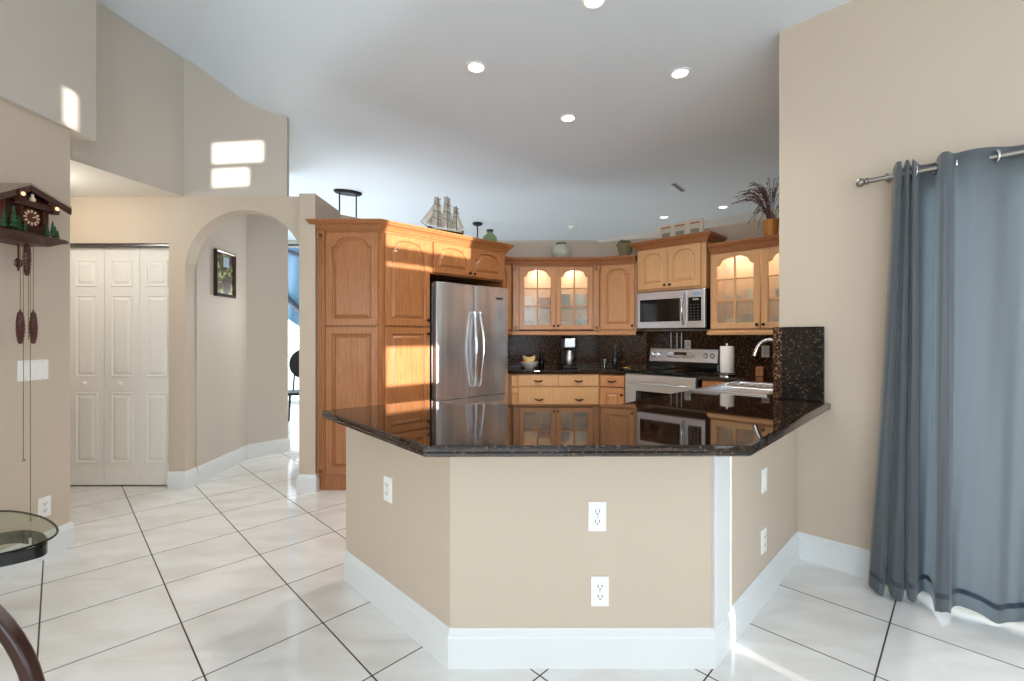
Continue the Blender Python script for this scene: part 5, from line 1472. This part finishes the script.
# curved dark wooden armchair at the lower left corner
AX, AY = -1.30, 1.10
ac = thing('wooden_armchair', 'dark glossy armchair with curved arm at the lower left corner', 'chair', (AX, AY, 0))
def hoop(y):
    return [(-0.214 + 0.37 * math.cos(math.radians(a)), y, 0.344 + 0.37 * math.sin(math.radians(a))) for a in range(165, -69, -6)]
def flat_bar(path, wd_, th_, nm):
    P_ = [Vector(p) for p in path]; lo = []
    for i, p in enumerate(P_):
        d = (P_[min(i + 1, len(P_) - 1)] - P_[max(0, i - 1)]).normalized(); n_ = Vector((d.z, 0, -d.x))
        lo.append([p + n_ * wd_ / 2 + Vector((0, -th_ / 2, 0)), p + n_ * wd_ / 2 + Vector((0, th_ / 2, 0)), p - n_ * wd_ / 2 + Vector((0, th_ / 2, 0)), p - n_ * wd_ / 2 + Vector((0, -th_ / 2, 0))])
    return MB().loft(lo).build(nm, MAHOG, ac, smooth=50, bevel=0.006)
flat_bar(hoop(0.0), 0.032, 0.03, 'curved_arm'); flat_bar(hoop(-0.55), 0.032, 0.03, 'curved_arm')
MB().box(-0.85, -0.03, -0.53, -0.02, 0.30, 0.40).build('seat', mat('cream_cushion', srgb(214, 206, 190), 0.8), ac, bevel=0.02)
MB().loft([[(-0.95, -0.54, 0.40), (-0.87, -0.54, 0.40), (-0.87, -0.01, 0.40), (-0.95, -0.01, 0.40)], [(-1.06, -0.54, 0.95), (-0.99, -0.54, 0.95), (-0.99, -0.01, 0.95), (-1.06, -0.01, 0.95)]]).build('backrest', MATS['cream_cushion'], ac, bevel=0.02)
for y in (-0.53, -0.02):
    MB().tube([(-0.93, y, 0.40), (-1.0, y, 0.0)], [0.02, 0.015], 8).build('rear_leg', MAHOG, ac)

# ================================================================== curtain
def wl(px, v):
    k = (px - 512) / 455; S = SUMW + v * math.sqrt(2); X = S * k / (1 + k)
    return ((X - (C0.x + R2 * v)) / R2, v)
def wxy(u, v, z): return (C0.x + R2 * (u + v), C0.y + R2 * (-u + v), z)
top = [(893, -.08), (896, -.17), (901, -.17), (903, -.05), (905.5, -.17), (909, -.16), (911, -.06), (913, -.17), (917, -.10), (921, -.045), (934, -.045), (938, -.13), (942, -.18), (948, -.18), (952, -.14), (956, -.125), (975, -.135), (995, -.10), (1012, -.055), (1030, -.05), (1045, -.10), (1056, -.15), (1075, -.14), (1090, -.06)]
bot = [(868, -.08), (870, -.17), (882, -.18), (886, -.05), (890, -.18), (901, -.18), (905, -.06), (908, -.18), (915, -.13), (919, -.045), (930, -.045), (934, -.14), (938, -.19), (948, -.19), (951, -.13), (953, -.09), (972, -.08), (995, -.09), (1012, -.06), (1030, -.05), (1045, -.10), (1056, -.15), (1075, -.14), (1090, -.06)]
cut = thing('grommet_curtain', 'slate blue translucent grommet curtain over the patio door', 'curtain', wxy(0.55, -0.10, 0), -A45)
cl = cut.location.copy()
def smooth_path(pts, sub=6):
    o_ = []
    for i in range(len(pts) - 1):
        p_0 = Vector(pts[max(0, i - 1)]); p_1 = Vector(pts[i]); p_2 = Vector(pts[i + 1]); p_3 = Vector(pts[min(len(pts) - 1, i + 2)])
        for j in range(sub):
            f = j / sub
            o_.append(0.5 * ((2 * p_1) + (-p_0 + p_2) * f + (2 * p_0 - 5 * p_1 + 4 * p_2 - p_3) * f * f + (-p_0 + 3 * p_1 - 3 * p_2 + p_3) * f ** 3))
    o_.append(Vector(pts[-1])); return o_
tp = smooth_path([wl(*p) for p in top]); bt = smooth_path([wl(*p) for p in bot])
RODZ = 2.072
ZT, ZB = RODZ + 0.045, 0.02
rows = 30; vs_ = []
for r_ in range(rows + 1):
    f = r_ / rows; z = ZT + (ZB - ZT) * f; ff = f ** 1.15
    for i, (a, c) in enumerate(zip(tp, bt)):
        u = a.x + (c.x - a.x) * ff; v = a.y + (c.y - a.y) * ff
        v += 0.006 * math.sin(i * 0.9 + f * 7) * f
        vs_.append((u - 0.55, v + 0.10, z + (0.012 * math.sin(i * 0.35) * f)))
nc = len(tp); m_ = len(vs_)
vs2 = [(x, y + 0.0015, z) for x, y, z in vs_]
fs_ = []
for r_ in range(rows):
    for k in range(nc - 1):
        a = r_ * nc + k
        fs_.append((a, a + 1, a + nc + 1, a + nc))
MB().add(vs_, fs_).build('fabric', CURT, cut, smooth=70)
# hem band
hb = []
for z in (0.105, 0.080):
    f = (ZT - z) / (ZT - ZB); ff = f ** 1.15
    for i, (a, c) in enumerate(zip(tp, bt)):
        u = a.x + (c.x - a.x) * ff; v = a.y + (c.y - a.y) * ff + 0.006 * math.sin(i * 0.9 + f * 7) * f
        hb.append((u - 0.55, v + 0.10 - 0.003, z + 0.012 * math.sin(i * 0.35) * f))
MB().add(hb, [(k, k + 1, nc + k + 1, nc + k) for k in range(nc - 1)]).build('hem_band', CURTD, cut, smooth=70)
for px in (914, 935.5, 953, 995, 1045, 1080):
    u, v = wl(px, -0.10)
    b = MB(); b.tube([(0, 0.026 * math.cos(a * math.pi / 10), 0.026 * math.sin(a * math.pi / 10)) for a in range(21)], 0.0055, 8)
    g_ = b.build('grommet', CHROME, cut, smooth=60); g_.location = (u - 0.55, 0.0, RODZ); g_.rotation_euler = (0, 0, 0.5)
# rod
ul = wl(869, -0.10)[0] - 0.55
rd = thing('curtain_rod', 'brushed nickel curtain rod with finial above the patio door', 'curtain rod', wxy(0.55, -0.10, RODZ), -A45)
MB().tube([(ul, 0, 0), (1.9, 0, 0)], 0.0125, 12).build('pole', NICKEL, rd, smooth=50)
MB().lathe([(0.013, 0), (0.018, -0.004), (0.018, -0.014), (0.012, -0.018), (0.020, -0.026), (0.024, -0.038), (0.018, -0.050), (0.001, -0.054)], (ul, 0, 0), 20, 'x').build('finial', NICKEL, rd, smooth=40)
for x in (wl(887, -0.10)[0] - 0.55, 1.7):
    MB().tube([(x, 0, 0), (x, 0.095, 0)], 0.007, 8).build('bracket', NICKEL, rd)
    MB().lathe([(0.016, -0.006), (0.021, -0.006), (0.021, 0.006), (0.016, 0.006)], (x, 0, 0), 18, 'x').build('bracket_ring', NICKEL, rd, smooth=40)
MB().box(-0.06 - 0.0, 0.0, 0, 0, 0, 0) if False else None
